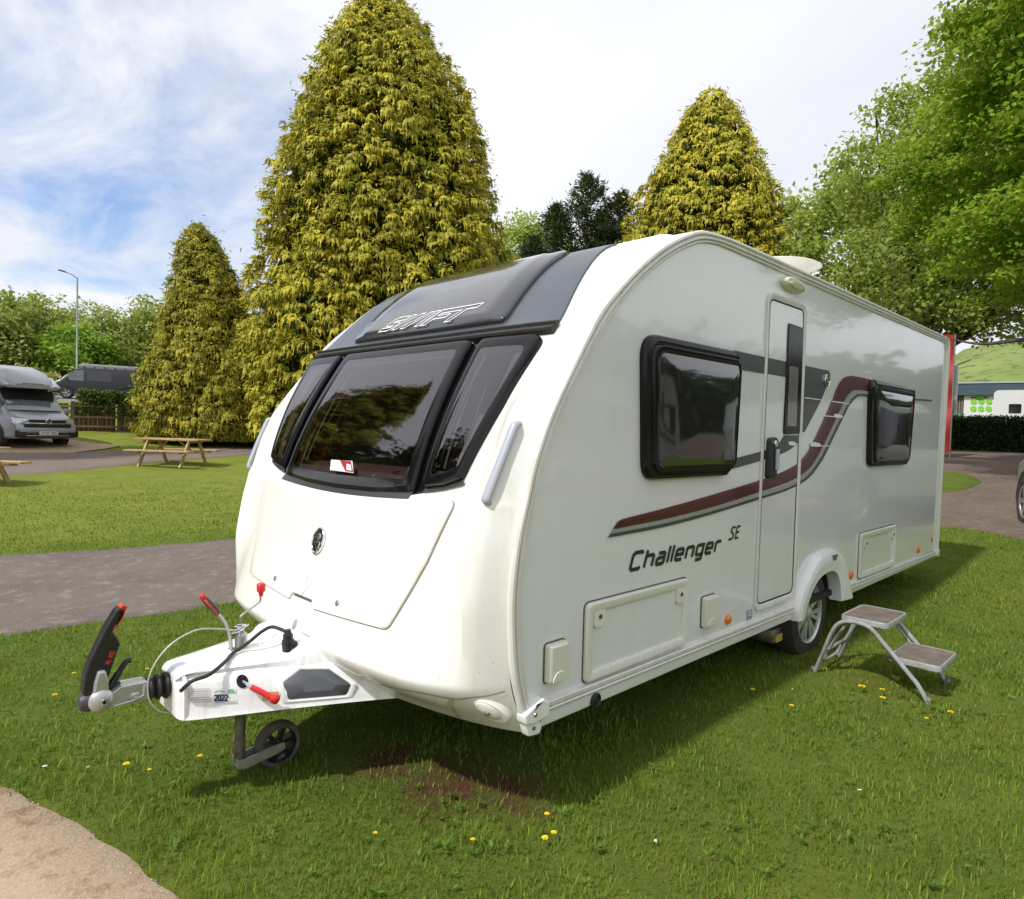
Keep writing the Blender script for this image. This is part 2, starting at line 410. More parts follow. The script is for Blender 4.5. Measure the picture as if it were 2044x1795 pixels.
sheet('upper_road', [(-20, 44), (2, 43.2), (8, 42), (16, 40.5), (30, 38)], [(-20, 60), (4, 59.5), (12, 57), (20, 55), (34, 50)], M_FARROAD, .03, 40, 8)
# far hills beyond the buildings, real relief
def hills():
    xs = np.linspace(150, 900, 60); ys = np.linspace(-260, 420, 70); X, Y = np.meshgrid(xs, ys, indexing='ij')
    k = np.clip((X - 170) / 170, 0, 1); k = k * k * (3 - 2 * k)
    e = np.clip(1 - (Y - 62 - (X - 340) * .1) / 38., 0, 1); e = e * e * (3 - 2 * e)
    Z = 3 + k * e * (33 + 7 * np.sin(Y * .021 + 1.0) + 3.5 * np.sin(X * .031 + Y * .05) + 1.5 * np.sin(Y * .17))
    V = np.c_[X.ravel(), Y.ravel(), Z.ravel()]; n = len(ys)
    i, j = np.meshgrid(np.arange(len(xs) - 1), np.arange(n - 1), indexing='ij')
    F = np.stack([i * n + j, (i + 1) * n + j, (i + 1) * n + j + 1, i * n + j + 1], -1).reshape(-1, 4)
    m, t, b = new_mat('pasture'); a = noise_t(t, .03, 5, .6); f = noise_t(t, .25, 5, .7)
    c = mix_n(t, ramp_n(t, a, [(.4, 0.), (.6, 1.)]), (.13, .19, .035), (.19, .23, .06)); c = mix_n(t, ramp_n(t, f, [(.52, 0.), (.62, .8)]), c, (.045, .075, .02))
    t.links.new(c, b.inputs['Base Color']); b.inputs['Roughness'].default_value = 1
    np_mesh('hills', V, F, m, kind='structure', smooth=True)
hills()
# ------------------------------------------------------------------ caravan
MID = 1.161; W2 = 1.161
def paint(name, col, rough=.22, specks=False, grime=(.62, .58, .45), streak=.45):
    m, t, b = new_mat(name); tc = N(t, 'ShaderNodeTexCoord').outputs['Object']
    f = noise_t(t, 2.2, 6, .62, tc); g = noise_t(t, 26, 4, .6, tc)
    c = mix_n(t, ramp_n(t, f, [(.48, 0.), (.8, .22)]), col, grime)
    c = mix_n(t, ramp_n(t, g, [(.60, 0.), (.8, .10)]), c, grime)
    mp_ = N(t, 'ShaderNodeMapping'); mp_.inputs['Scale'].default_value = (26, 26, .9); t.links.new(tc, mp_.inputs[0])
    c = mix_n(t, ramp_n(t, noise_t(t, 1.0, 4, .6, mp_.outputs[0]), [(.50, 0.), (.80, streak)]), c, grime)
    if specks:
        sp = noise_t(t, 75, 2, .5, tc); ge = N(t, 'ShaderNodeNewGeometry'); s2 = N(t, 'ShaderNodeSeparateXYZ'); t.links.new(ge.outputs['Position'], s2.inputs[0])
        low = math_n(t, 'MULTIPLY', math_n(t, 'SUBTRACT', .95, s2.outputs[2]), 2.2, True)
        sm = math_n(t, 'MULTIPLY', ramp_n(t, sp, [(.735, 0.), (.755, 1.)]), low)
        c = mix_n(t, math_n(t, 'MULTIPLY', sm, .75), c, (.10, .07, .04))
    t.links.new(c, b.inputs['Base Color'])
    t.links.new(math_n(t, 'ADD', math_n(t, 'MULTIPLY', f, .14), rough - .06), b.inputs['Roughness'])
    b.inputs['Coat Weight'].default_value = .35; b.inputs['Coat Roughness'].default_value = .04
    return m
M_SHELL = paint('cream_gelcoat', (.78, .778, .745), .25, True)
M_SIDE = paint('white_side_skin', (.75, .752, .765), .16, grime=(.60, .61, .58), streak=.22); M_SIDE.node_tree.nodes['Principled BSDF'].inputs['Coat Weight'].default_value = .9
M_TRIM = paint('white_awning_rail', (.72, .71, .67), .30, grime=(.40, .37, .30))
M_PLAST = paint('yellowed_plastic', (.70, .69, .59), .35, grime=(.55, .50, .36))
M_HFRAME = paint('ivory_plastic', (.74, .73, .67), .32, grime=(.48, .45, .36))
M_WPLAST = paint('white_plastic', (.83, .83, .82), .30, grime=(.62, .60, .55))
M_BLACK = simple('black_acrylic', (.006, .006, .007), .16, coat=.0, var=.3, spec=.3)
M_RUBBER = simple('black_rubber', (.020, .020, .021), .55, var=.35, nscale=14, bump=.15)
M_DGREY = simple('satin_grey_panel', (.066, .078, .100), .36, coat=.25, var=.12, nscale=3)
M_SKYL = simple('smoked_skylight', (.035, .036, .045), .13, coat=1.0, var=.12, nscale=3)
M_GREYP = simple('grey_handle_plastic', (.40, .42, .48), .36, var=.10)
M_GASKET = simple('seam_gasket', (.10, .095, .085), .6)
M_DECG = simple('graphite_decal', (.052, .054, .055), .30, coat=.3, var=.1)
M_DECR = simple('maroon_decal', (.10, .009, .018), .26, coat=.4, var=.08)
M_DECRL = simple('maroon_pinstripe', (.045, .010, .016), .3, coat=.3)
M_DECS = simple('silver_decal', (.42, .425, .42), .28, metal=.35, var=.08)
M_DECW = simple('white_decal', (.80, .80, .80), .35)
M_LETTER = simple('lettering_black', (.018, .019, .020), .3, coat=.3)
M_CHROME = simple('chrome', (.75, .76, .78), .08, metal=1., var=.15)
M_STEEL = simple('galvanised_steel', (.42, .42, .41), .38, metal=.85, var=.35, nscale=18, dirt=(.26, .24, .21))
M_ALU = simple('grey_cast_metal', (.50, .50, .49), .36, metal=.55, var=.2, nscale=16)
M_RUSTY = simple('weathered_steel', (.22, .20, .17), .6, metal=.5, nscale=22, dirt=(.13, .075, .04))
M_RED = simple('red_plastic', (.62, .018, .022), .33, var=.12)
M_REDB = simple('red_grip_plastic', (.50, .045, .025), .4, var=.12)
M_AMBER = simple('amber_lens', (.80, .17, .012), .15, coat=.6, var=.15, nscale=30)
M_CLEAR = simple('milky_lens', (.66, .66, .60), .12, coat=.8, var=.1, nscale=30)
M_BPLAST = simple('black_plastic', (.016, .016, .017), .42, var=.3, nscale=12)
M_UNDER = simple('underbody_black', (.022, .022, .02), .8, var=.4)
M_TYRE = simple('tyre_rubber', (.028, .027, .026), .75, var=.3, nscale=10, dirt=(.06, .052, .042), bump=.2)
M_OLDTYRE = simple('worn_jockey_tyre', (.075, .070, .064), .8, nscale=18, dirt=(.15, .115, .08), bump=.3)
def alloy_mat():
    m = simple('machined_alloy', (.66, .66, .67), .32, metal=.55, var=.2, nscale=20); return m
M_ALLOY = alloy_mat(); M_RAILC = simple('cream_blind_rail', (.80, .76, .68), .5)
def glass_mat(name, tint, refl=.10):
    m = bpy.data.materials.new(name); m.use_nodes = True; t = m.node_tree; t.nodes.clear()
    out = N(t, 'ShaderNodeOutputMaterial'); tr = N(t, 'ShaderNodeBsdfTransparent'); tr.inputs[0].default_value = (*tint, 1)
    gl = N(t, 'ShaderNodeBsdfGlossy'); gl.inputs['Roughness'].default_value = .035; gl.inputs[0].default_value = (.93, .93, .98, 1)
    fr = N(t, 'ShaderNodeFresnel'); fr.inputs[0].default_value = 1.48
    f = math_n(t, 'ADD', fr.outputs[0], refl, True)
    tc = N(t, 'ShaderNodeTexCoord').outputs['Object']
    bn = N(t, 'ShaderNodeBump'); bn.inputs['Strength'].default_value = .10; bn.inputs['Distance'].default_value = .02
    t.links.new(noise_t(t, 1.6, 2, .4, tc), bn.inputs['Height']); t.links.new(bn.outputs[0], gl.inputs['Normal'])
    mx = N(t, 'ShaderNodeMixShader'); t.links.new(f, mx.inputs[0]); t.links.new(tr.outputs[0], mx.inputs[1]); t.links.new(gl.outputs[0], mx.inputs[2])
    t.links.new(mx.outputs[0], out.inputs[0]); return m
M_GLASS = glass_mat('tinted_acrylic', (.28, .24, .24), .10)
M_GLASSD = glass_mat('dark_tinted_acrylic', (.13, .13, .135), .10)

CARA = thing('caravan', (2.5, MID, 0), 'white touring caravan with dark tinted windows and maroon side stripe, parked on the grass', 'caravan')
# edge curve (door side) and centre curve of the moulded front, matching stations: xe, ze, xc, zc, a, n
ST = [(-.172, .322, -.405, .318, .82, 9), (-.215, .385, -.47, .385, .6, 9), (-.258, .46, -.565, .45, .42, 8), (-.280, .52, -.612, .52, .32, 8), (-.292, .57, -.602, .57, .32, 8),
      (-.309, .70, -.552, .70, .36, 8), (-.317, .84, -.498, .84, .36, 8), (-.314, .96, -.458, .96, .36, 8), (-.297, 1.09, -.422, 1.09, .34, 8),
      (-.270, 1.19, -.392, 1.195, .3, 8), (-.258, 1.235, -.366, 1.232, .2, 9), (-.247, 1.27, -.330, 1.268, .1, 9), (-.206, 1.42, -.272, 1.42, .06, 9), (-.123, 1.60, -.188, 1.60, .04, 9),
      (-.010, 1.78, -.086, 1.78, .03, 9), (.105, 1.955, .030, 1.955, .02, 9), (.186, 2.064, .122, 2.045, .02, 9), (.34, 2.205, .262, 2.20, .02, 9),
      (.507, 2.334, .42, 2.345, .03, 9), (.671, 2.439, .600, 2.458, .05, 9), (.849, 2.525, .80, 2.524, .1, 8), (.984, 2.571, .965, 2.566, .1, 8), (1.15, 2.59, 1.15, 2.592, .1, 8), (1.317, 2.597, 1.317, 2.603, .1, 8)]
NS = 150
STS = np.array(smoothline(ST, NS)); ZC = np.maximum.accumulate(STS[:, 3] + np.arange(NS) * 1e-6)
def shell_st(z):
    i = np.interp(z, ZC, np.arange(NS)); k = int(min(i, NS - 2)); f = i - k
    return STS[k] * (1 - f) + STS[k + 1] * f
def shell_pt(h, z):
    xe, ze, xc, zc, a, n = shell_st(z); t = min(abs(h) / W2, 1.0)
    w = 1 - a * t * t - (1 - a) * t ** n
    B_ = .078 * float(np.interp(z, [.36, .60, .85, 1.6, 2.0], [0, .45, 1, 1, 0])) * math.exp(-((t - .925) / .056) ** 2) * (1 - t ** 30)
    return Vector((xe + (xc - xe) * w - B_, MID + h, ze + (zc - ze) * w))
def shell_n(h, z):
    e = .004; a = shell_pt(h + e, z) - shell_pt(h - e, z); b = shell_pt(h, z + e) - shell_pt(h, z - e); n = b.cross(a)
    n.normalize(); return n if n.x < 0 or n.z > 0.2 else -n
def mshell(h, z, d): return shell_pt(h, z) + shell_n(h, z) * d
def mside(x, z, d): return (x, -d, z)
def in_glass(h, z):
    a = abs(h)
    if 1.31 < z < 1.875 and a < .515: return True
    if 1.345 < z < 1.875 and .69 < a < .80 + .1 * (z - 1.345) / .53 - .0: return True
    return False
def build_shell():
    tt = 1 - (np.linspace(0, 1, 26)) ** 1.9; hs = np.r_[-tt, tt[::-1][1:]] * W2; hs[0] = -W2; hs[-1] = W2
    # insert the window limits so the openings have straight sides
    hs = np.unique(np.round(np.r_[hs, [-.515, .515, -.69, .69, .80, -.80]], 5)); zs = np.r_[ZC[::2], [1.31, 1.345, 1.875]]; zs = np.unique(np.round(zs, 5))
    V = []; F = []; nh = len(hs)
    for z in zs:
        for h in hs: V.append(shell_pt(h, z))
    for i in range(len(zs) - 1):
        for j in range(nh - 1):
            if in_glass((hs[j] + hs[j + 1]) / 2, (zs[i] + zs[i + 1]) / 2): continue
            F.append((i * nh + j, i * nh + j + 1, (i + 1) * nh + j + 1, (i + 1) * nh + j))
    return mk('front_panel', V, F, M_SHELL, CARA, True, None, math.radians(28))
build_shell()
# --- roof, rear wall, floor, far side
RAIL_O = [(-.243, .425), (-.294, .59), (-.316, .784), (-.316, .944), (-.291, 1.118), (-.251, 1.26), (-.206, 1.419), (-.126, 1.594), (-.021, 1.764), (.097, 1.943), (.186, 2.064), (.355, 2.216), (.507, 2.334), (.671, 2.439), (.849, 2.525), (.984, 2.571), (1.15, 2.59), (1.317, 2.599), (1.6, 2.603), (2.35, 2.606), (3.8, 2.606), (5.3, 2.606), (5.93, 2.604), (6.02, 2.585), (6.055, 2.54), (6.058, 2.46), (6.045, 2.1), (6.02, 1.6), (5.985, .9), (5.965, .40)]
RAIL_I = [(-.178, .425), (-.222, .59), (-.247, .784), (-.247, .944), (-.222, 1.118), (-.190, 1.265), (-.135, 1.427), (-.053, 1.603), (.052, 1.768), (.165, 1.918), (.288, 2.057), (.434, 2.193), (.592, 2.31), (.745, 2.403), (.901, 2.476), (1.008, 2.513), (1.154, 2.537), (1.30, 2.541), (1.6, 2.541), (2.35, 2.541), (3.8, 2.541), (5.3, 2.541), (5.86, 2.54), (5.93, 2.51), (5.955, 2.46), (5.955, 2.40), (5.945, 2.1), (5.925, 1.6), (5.895, .9), (5.875, .40)]
OO = smoothline(RAIL_O, 170); II = smoothline(RAIL_I, 170)
def rail():
    prof = [(0, -.004), (0, .014), (.10, .022), (.26, .024), (.36, .018), (.40, .010), (.44, .010), (.48, .019), (.66, .021), (.72, .012), (.76, .006), (.80, .012), (.93, .013), (1.0, .008), (1.0, 0.)]
    V = []; F = []; m = len(prof)
    for o, i in zip(OO, II):
        for b, d in prof: V.append((o[0] + (i[0] - o[0]) * b, -d, o[1] + (i[1] - o[1]) * b))
    for k in range(len(OO) - 1):
        for j in range(m - 1): F.append((k * m + j, (k + 1) * m + j, (k + 1) * m + j + 1, k * m + j + 1))
    o = mk('awning_rail', V, F, M_TRIM, CARA, True, None, math.radians(30))
    V2 = [(x, 2 * MID - y, z) for x, y, z in V]; mk('awning_rail', V2, [f[::-1] for f in F], M_TRIM, CARA, True, None, math.radians(30))
    # dark gasket line beside the rail
    g = [(i[0] * .985 + o[0] * .015 - 0, i[1]) for o, i in zip(OO, II)]
rail()
# near side skin: outline with the wheel notch
side = [(p[0] * .5 + q[0] * .5, p[1] * .5 + q[1] * .5) for p, q in zip(OO, II)]
side = [(x, z) for x, z in side if z > .41]
notch = [(3.20, .40), (3.12, .50), (3.02, .58), (2.90, .61), (2.76, .60), (2.62, .56), (2.50, .47), (2.44, .40)]
poly = side + [(5.9, .40)] + notch + [(-.2, .40)]
b = MB(); b.add([(x, 0.0, z) for x, z in poly], [tuple(range(len(poly)))]); b.obj('side_panel', M_SIDE, CARA)
b = MB(); b.add([(x, 2 * MID, z) for x, z in poly], [tuple(range(len(poly) - 1, -1, -1))]); b.obj('side_panel', M_SIDE, CARA)
rf = [(x, z - .006) for x, z in OO if x > 1.29 and z > 2.3]
b = MB(); n = len(rf); b.add([(x, .0, z) for x, z in rf] + [(x, MID, z + .012) for x, z in rf] + [(x, 2 * MID, z) for x, z in rf], [(i, i + 1, n + i + 1, n + i) for i in range(n - 1)] + [(n + i, n + i + 1, 2 * n + i + 1, 2 * n + i) for i in range(n - 1)]); b.obj('roof', M_WPLAST, CARA, True)
rw = [(x - .012, z) for x, z in OO if x > 5.9]
b = MB(); n = len(rw); b.add([(x, .002, z) for x, z in rw] + [(x, 2 * MID - .002, z) for x, z in rw], [(i, i + 1, n + i + 1, n + i) for i in range(n - 1)]); b.obj('rear_wall', M_WPLAST, CARA, True)
b = MB(); b.box((-.15, .02, .36), (5.93, 2 * MID - .02, .40)); b.box((.1, MID - .42, .30), (5.0, MID - .37, .42)); b.box((.1, MID + .37, .30), (5.0, MID + .42, .42)); b.box((2.7, .2, .24), (2.86, 2.1, .34)); b.box((2.35, .25, .16), (2.62, .62, .32), .02); b.obj('chassis', M_UNDER, CARA)
b = MB(); b.lathe([(0, .05), (0, .075), (.22, .075), (.22, .05)], (2.55, .16, .17), (0, 1, 0), 20); b.box((2.34, .12, .12), (2.48, .28, .22), .015); b.obj('caravan_mover', M_STEEL, CARA, True)
b = MB(); b.box((2.36, .105, .13), (2.45, .12, .18), .003); b.obj('mover_label', simple('yellow_label', (.6, .45, .08), .5), CARA)
# roof crown behind the front moulding: a low white lip
b = MB(); b.prism(rpoly([(1.0, -.95), (1.34, -1.0), (1.34, 1.0), (1.0, .95)], .06), lambda x, y, d: (x, MID + y, 2.575 + (x - 1.0) * .07 + d), 0, .03, .01); b.obj('roof_lip', M_WPLAST, CARA, True)
# --- skirt and lower rail
def long_bar(name, x0, x1, z0f, z1f, prof, mat):
    V = []; F = []; m = len(prof)
    for x in (x0, x1):
        for bl, d in prof: V.append((x, -d, z0f(x) + (z1f(x) - z0f(x)) * bl))
    for j in range(m - 1): F.append((j, j + 1, m + j + 1, m + j))
    F.append(tuple(range(m))); F.append(tuple(range(2 * m - 1, m - 1, -1)))
    return mk(name, V, F, mat, CARA, True, None, math.radians(25))
rt = lambda x: .436 - .0072 * max(x, 0); rb = lambda x: .395 - .0078 * max(x, 0)
pf = [(0, 0.), (0, .022), (.22, .028), (.34, .024), (.38, .014), (.44, .014), (.48, .024), (.68, .026), (.72, .016), (.78, .016), (.82, .024), (.96, .020), (1, .006), (1, 0.)]
for (a, c) in ((-.12, 2.42), (3.33, 5.86)):
    long_bar('lower_rail', a, c, rb, rt, pf, M_TRIM)
    long_bar('skirt', a, c, lambda x: .330 - .002 * x + (.0 if x < 4 else .012), lambda x: rb(x) + .004, [(0, -.02), (0, .004), (.08, .008), (.5, .012), (1, .012), (1, -.02)], M_SIDE)
b = MB()
cap = rpoly([(-.245, .425), (-.19, .445), (-.135, .465), (-.10, .44), (-.095, .385), (-.19, .375), (-.235, .385)], .012, 3)
b.prism(cap, mside, -.01, .040, .008); b.obj('corner_cap', M_WPLAST, CARA, True)
b = MB(); b.prism(rpoly([(-.228, .386), (-.205, .325), (-.140, .318), (-.128, .345), (-.145, .384)], .012, 3), mside, -.01, .026, .006); b.obj('corner_cap', M_WPLAST, CARA, True)
for q in ((-.185, -.040, .412), (-.178, -.026, .352)): b = MB(); b.lathe([(0, .009), (.003, .008)], q, (0, -1, 0), 12); b.obj('screw', M_STEEL, CARA)
b = MB(); b.box((5.86, -.03, .335), (5.975, .01, .40), .006); b.obj('corner_cap', M_WPLAST, CARA, True)
b = MB(); b.lathe([(0, .032), (.010, .034), (.014, .027), (.007, .024), (.009, .010), (.012, .001)], (.227, -.010, .352), (0, -1, 0), 28); b.obj('gas_barbecue_point', M_BPLAST, CARA, True)
# --- lockers on the side
def locker(x0, x1, z0, z1, locks):
    fr = rpoly([(x0, z0), (x1, z0), (x1, z1), (x0, z1)], .035, 5)
    b = MB(); b.prism(fr, mside, .0005, .003); o = b.obj('locker_seam', M_GASKET, CARA)
    w = .052; outer = rpoly([(x0 + .006, z0 + .006), (x1 - .006, z0 + .006), (x1 - .006, z1 - .006), (x0 + .006, z1 - .006)], .032, 5)
    inner = rpoly([(x0 + w, z0 + w), (x1 - w, z0 + w), (x1 - w, z1 - w), (x0 + w, z1 - w)], .010, 5)
    b = MB(); b.ring(outer, inner, mside, [(0, .003), (0, .014), (.18, .022), (.75, .022), (.95, .016), (1, .004)]); hatch = b.obj('locker_frame', M_HFRAME, CARA, True)
    b = MB(); b.prism(inner, mside, .002, .006); b.obj('locker_door', M_SIDE, hatch)
    for (lx, lz, r) in locks:
        b = MB(); b.prism(rpoly([(lx - r * 1.3, lz - r * 1.6), (lx + r * 1.3, lz - r * 1.6), (lx + r * 1.3, lz + r * 1.8), (lx - r * 1.3, lz + r * 1.8)], r * .9, 5), mside, .006, .020, .004); p = b.obj('lock_boss', M_HFRAME, hatch, True)
        b = MB(); b.lathe([(0, .010), (.004, .010), (.005, .006)], (lx, -.0205, lz), (0, -1, 0), 14); b.obj('keyhole', simple('brass_lock', (.16, .13, .08), .4, metal=.6), hatch)
locker(.142, .982, .437, .796, [(.237, .722, .030), (.905, .716, .030)])
locker(3.565, 4.478, .412, .786, [(3.70, .69, .024), (4.40, .70, .024)])
def vent(x0, x1, z0, z1):
    out = rpoly([(x0, z0), (x1, z0), (x1, z1), (x0, z1)], .014, 4)
    b = MB(); b.prism(out, mside, 0, .036, .012); o = b.obj('vent_cover', M_PLAST, CARA, True)
    cx = (x0 + x1) / 2; b = MB(); b.prism([(cx + math.cos(a) * (x1 - x0) * .36, z0 + .006 + math.sin(a) * .040) for a in np.linspace(0, math.pi, 12)], mside, .036, .040, .002); b.obj('vent_tab', M_PLAST, o, True)
    b = MB(); b.prism(inset(out, -.006), mside, .0, .004); b.obj('vent_gasket', M_GASKET, o)
vent(-.100, .020, .506, .664); vent(1.140, 1.275, .497, .658)
def amber(x, z, r=.030):
    b = MB(); b.lathe([(0, r * 1.05), (.004, r * 1.05), (.010, r * .95), (.017, r * .7), (.021, r * .3), (.0215, .001)], (x, -.001, z), (0, -1, 0), 22); o = b.obj('side_marker_lamp', M_AMBER, CARA, True)
amber(1.440, .484, .028); amber(3.405, .472, .034); amber(5.26, .468, .034)
b = MB(); b.box((5.735, -.006, .495), (5.775, .0, .54), .002); b.obj('side_reflector', M_AMBER, CARA)
b = MB(); b.box((1.675, -.003, .434), (1.744, -.0008, .492)); p = b.obj('approval_plate', simple('blue_plate', (.22, .27, .36), .35), CARA)
b = MB(); b.stroke([(1.69, .445), (1.69, .48), (1.728, .48), (1.728, .46), (1.70, .46)], .006, mside, .0036); b.obj('plate_mark', M_DECW, p)
# oval awning light
ov = [(2.118 + .165 * math.cos(a), 2.487 + .045 * math.sin(a)) for a in np.linspace(0, 2 * math.pi, 33)[:-1]]
b = MB(); b.dome(ov, mside, [(1, 0), (1, .018), (.93, .03), (.8, .038)]); o = b.obj('awning_lamp', M_PLAST, CARA, True)
b = MB(); b.dome([(2.118 + .125 * math.cos(a), 2.478 + .026 * math.sin(a)) for a in np.linspace(0, 2 * math.pi, 33)[:-1]], mside, [(1, .0375), (.9, .043), (.6, .047)]); b.obj('lamp_lens', simple('aged_lens', (.45, .43, .22), .2, coat=.6), o, True)
# --- decals
RU = [(.343, 1.109), (.362, 1.127), (.39, 1.135), (.44, 1.141), (.753, 1.165), (1.193, 1.206), (1.734, 1.262), (2.033, 1.301), (2.2, 1.331), (2.327, 1.363), (2.470, 1.427), (2.614, 1.541), (2.864, 1.781), (2.955, 1.888), (3.06, 1.965), (3.20, 1.998), (3.35, 2.005), (3.70, 2.005)]
RL = [(.328, 1.097), (.345, 1.0975), (.38, 1.098), (.43, 1.10), (.756, 1.112), (1.198, 1.140), (1.740, 1.192), (2.041, 1.222), (2.20, 1.243), (2.336, 1.270), (2.531, 1.332), (2.70, 1.445), (2.936, 1.653), (3.06, 1.765), (3.16, 1.842), (3.27, 1.89), (3.40, 1.908), (3.70, 1.912)]
SL = [(.312, 1.078), (.33, 1.0785), (.37, 1.079), (.42, 1.080), (.757, 1.090), (1.199, 1.118), (1.742, 1.165), (2.05, 1.192), (2.21, 1.212), (2.35, 1.237), (2.535, 1.292), (2.735, 1.412), (2.95, 1.592), (3.08, 1.70), (3.185, 1.785), (3.30, 1.845), (3.42, 1.875), (3.70, 1.884)]
BL_ = [(.290, 1.062), (.32, 1.0625), (.36, 1.063), (.41, 1.064), (.758, 1.073), (1.2, 1.101), (1.744, 1.149), (2.06, 1.176), (2.22, 1.195), (2.36, 1.218), (2.55, 1.272), (2.75, 1.385), (2.965, 1.565), (3.095, 1.675), (3.20, 1.762), (3.32, 1.828), (3.44, 1.862), (3.70, 1.870)]
def lerp(A, B, t): return [(a[0] + (c[0] - a[0]) * t, a[1] + (c[1] - a[1]) * t) for a, c in zip(A, B)]
ruS, rlS, slS, blS = (smoothline(x, 120) for x in (RU, RL, SL, BL_))
b = MB(); b.strip(ruS, rlS, mside, .0065); o = b.obj('maroon_stripe', M_DECR, CARA)
b = MB()
for t in (.36, .55, .72, .86): b.strip(lerp(ruS, rlS, t - .022)[4:], lerp(ruS, rlS, t + .022)[4:], mside, .0078)
b.obj('pinstripe', M_DECRL, o)
b = MB(); b.strip(lerp(rlS, slS, .12), lerp(rlS, slS, .92), mside, .0065); b.obj('silver_stripe', M_DECS, o)
b = MB(); b.strip(lerp(slS, blS, .05), blS, mside, .0070); b.obj('graphite_stripe', M_DECG, o)
for (x0, x1, z) in ((2.85, 3.21, 1.792), (2.735, 3.08, 1.685), (2.52, 2.84, 1.474)): b = MB(); b.stroke([(x0, z), (x1, z)], .007, mside, .009); b.obj('highlight_line', M_DECW, o)
for (cx, cz) in ((3.0, 1.69), (2.60, 1.482)): b = MB(); b.prism(rpoly([(cx - .09, cz - .012), (cx + .04, cz - .014), (cx + .10, cz + .004), (cx - .02, cz + .018), (cx - .09, cz + .014)], .006, 2), mside, .009, .013, .002); b.obj('highlight_swoosh', M_DECW, o)
gb = rpoly([(1.38, 1.906), (2.335, 1.908), (2.335, 1.558), (2.41, 1.566), (2.675, 1.792), (2.828, 1.972), (2.80, 2.004), (1.38, 2.004)], [0, 0, 0, .02, 0, .02, .02, 0], 3)
b = MB(); b.add([mside(x, z, .0060) for x, z in gb], [tuple(range(len(gb)))]); g1 = b.obj('graphite_band', M_DECG, CARA)
lower_t = [(1.36, 1.392), (1.75, 1.436), (1.943, 1.466), (2.03, 1.497), (2.075, 1.530), (2.112, 1.541), (2.322, 1.543)]
lower_b = [(1.34, 1.333), (1.75, 1.381), (1.98, 1.411), (2.10, 1.430), (2.20, 1.453), (2.29, 1.485), (2.326, 1.51)]
b = MB(); b.strip(smoothline(lower_t, 40), smoothline(lower_b, 40), mside, .0062); b.obj('graphite_band', M_DECG, CARA)
for q in ([(2.38, 1.793), (2.675, 1.793)], [(2.30, 1.562), (2.43, 1.562)]): b = MB(); b.stroke(q, .006, mside, .0085); b.obj('highlight_line', M_DECW, g1)
b = MB(); b.prism(rpoly([(2.16, 1.478), (2.24, 1.474), (2.29, 1.488), (2.22, 1.503), (2.16, 1.50)], .006, 2), mside, .0065, .011, .002); b.obj('highlight_swoosh', M_DECW, g1)
# rear grey flash
b = MB(); b.add([mside(x, z, .006) for x, z in [(4.75, 1.91), (5.50, 1.935), (5.56, 2.003), (4.75, 2.003)]], [(0, 1, 2, 3)]); o = b.obj('silver_flash', simple('pale_silver_decal', (.55, .56, .55), .3, metal=.2), CARA)
b = MB(); b.stroke([(4.75, 1.905), (5.50, 1.930)], .012, mside, .0075); b.obj('graphite_stripe', M_DECG, o)

def glyphs(text, x0, z0, hgt, shear, weight, space, mp, d, widths=.62, pts=None):
    "square italic capitals and small letters drawn as mitred strokes; u to the right, v up"
    G = {'C': [[(.62, .86), (.55, 1), (.12, 1), (0, .86), (0, .14), (.10, 0), (.52, 0), (.60, .10)]],
         'h': [[(0, 1.02), (0, -.02)], [(0, .62), (.08, .68), (.42, .68), (.50, .60), (.50, -.02)]],
         'a': [[(.06, .68), (.42, .68), (.50, .60), (.50, -.02)], [(.50, .38), (.10, .38), (.0, .30), (0, .08), (.08, 0), (.42, 0), (.50, .08)]],
         'l': [[(0, 1.02), (0, -.02)]],
         'e': [[(0, .34), (.50, .34), (.50, .58), (.42, .68), (.08, .68), (0, .58), (0, .10), (.10, 0), (.48, 0)]],
         'n': [[(0, .70), (0, -.02)], [(0, .62), (.08, .68), (.42, .68), (.50, .60), (.50, -.02)]],
         'g': [[(.50, .14), (.42, .04), (.08, .04), (0, .12), (0, .60), (.08, .68), (.50, .68), (.50, -.20), (.42, -.28), (.06, -.28)]],
         'r': [[(0, .70), (0, -.02)], [(0, .60), (.10, .68), (.40, .68)]],
         'S': [[(.55, .90), (.48, 1), (.16, 1), (.04, .90), (.06, .66), (.40, .42), (.46, .28), (.42, .08), (.30, 0), (-.18, -.02)]],
         'E': [[(.50, 1), (0, 1), (0, 0), (.50, 0)], [(0, .5), (.40, .5)]],
         '2': [[(0, .9), (.08, 1), (.46, 1), (.54, .9), (.54, .62), (0, .06), (0, 0), (.56, 0)]],
         '0': [[(.08, 1), (.46, 1), (.54, .9), (.54, .1), (.46, 0), (.08, 0), (0, .1), (0, .9)]],
         'A': [[(0, -.02), (.24, 1), (.32, 1), (.56, -.02)], [(.10, .33), (.46, .33)]], 'L': [[(0, 1.02), (0, 0), (.5, 0)]], '-': [[(0, .5), (.3, .5)]],
         'K': [[(0, 1.02), (0, -.02)], [(.52, 1.0), (.06, .5), (.54, -.0)]], 'O': [[(.08, 1), (.46, 1), (.54, .9), (.54, .1), (.46, 0), (.08, 0), (0, .1), (0, .9)]]}
    b = MB(); u = x0; wid = {'l': .0, '-': .3, 'r': .40, 'C': .62, 'S': .5, 'E': .5}
    for ch in text:
        for k, st in enumerate(G[ch]):
            closed = ch in '0O'
            b.stroke([(u + (p[0] * widths + p[1] * shear) * hgt, z0 + p[1] * hgt) for p in st], weight * hgt, mp, d + .00025 * k, closed)
        u += (wid.get(ch, .5) * widths + space) * hgt
    return b, u
b, _ = glyphs('Challenger', .470, .8925, .0770, .40, .240, .47, mside, .004, 1.66); L = b.obj('lettering', M_LETTER, CARA)
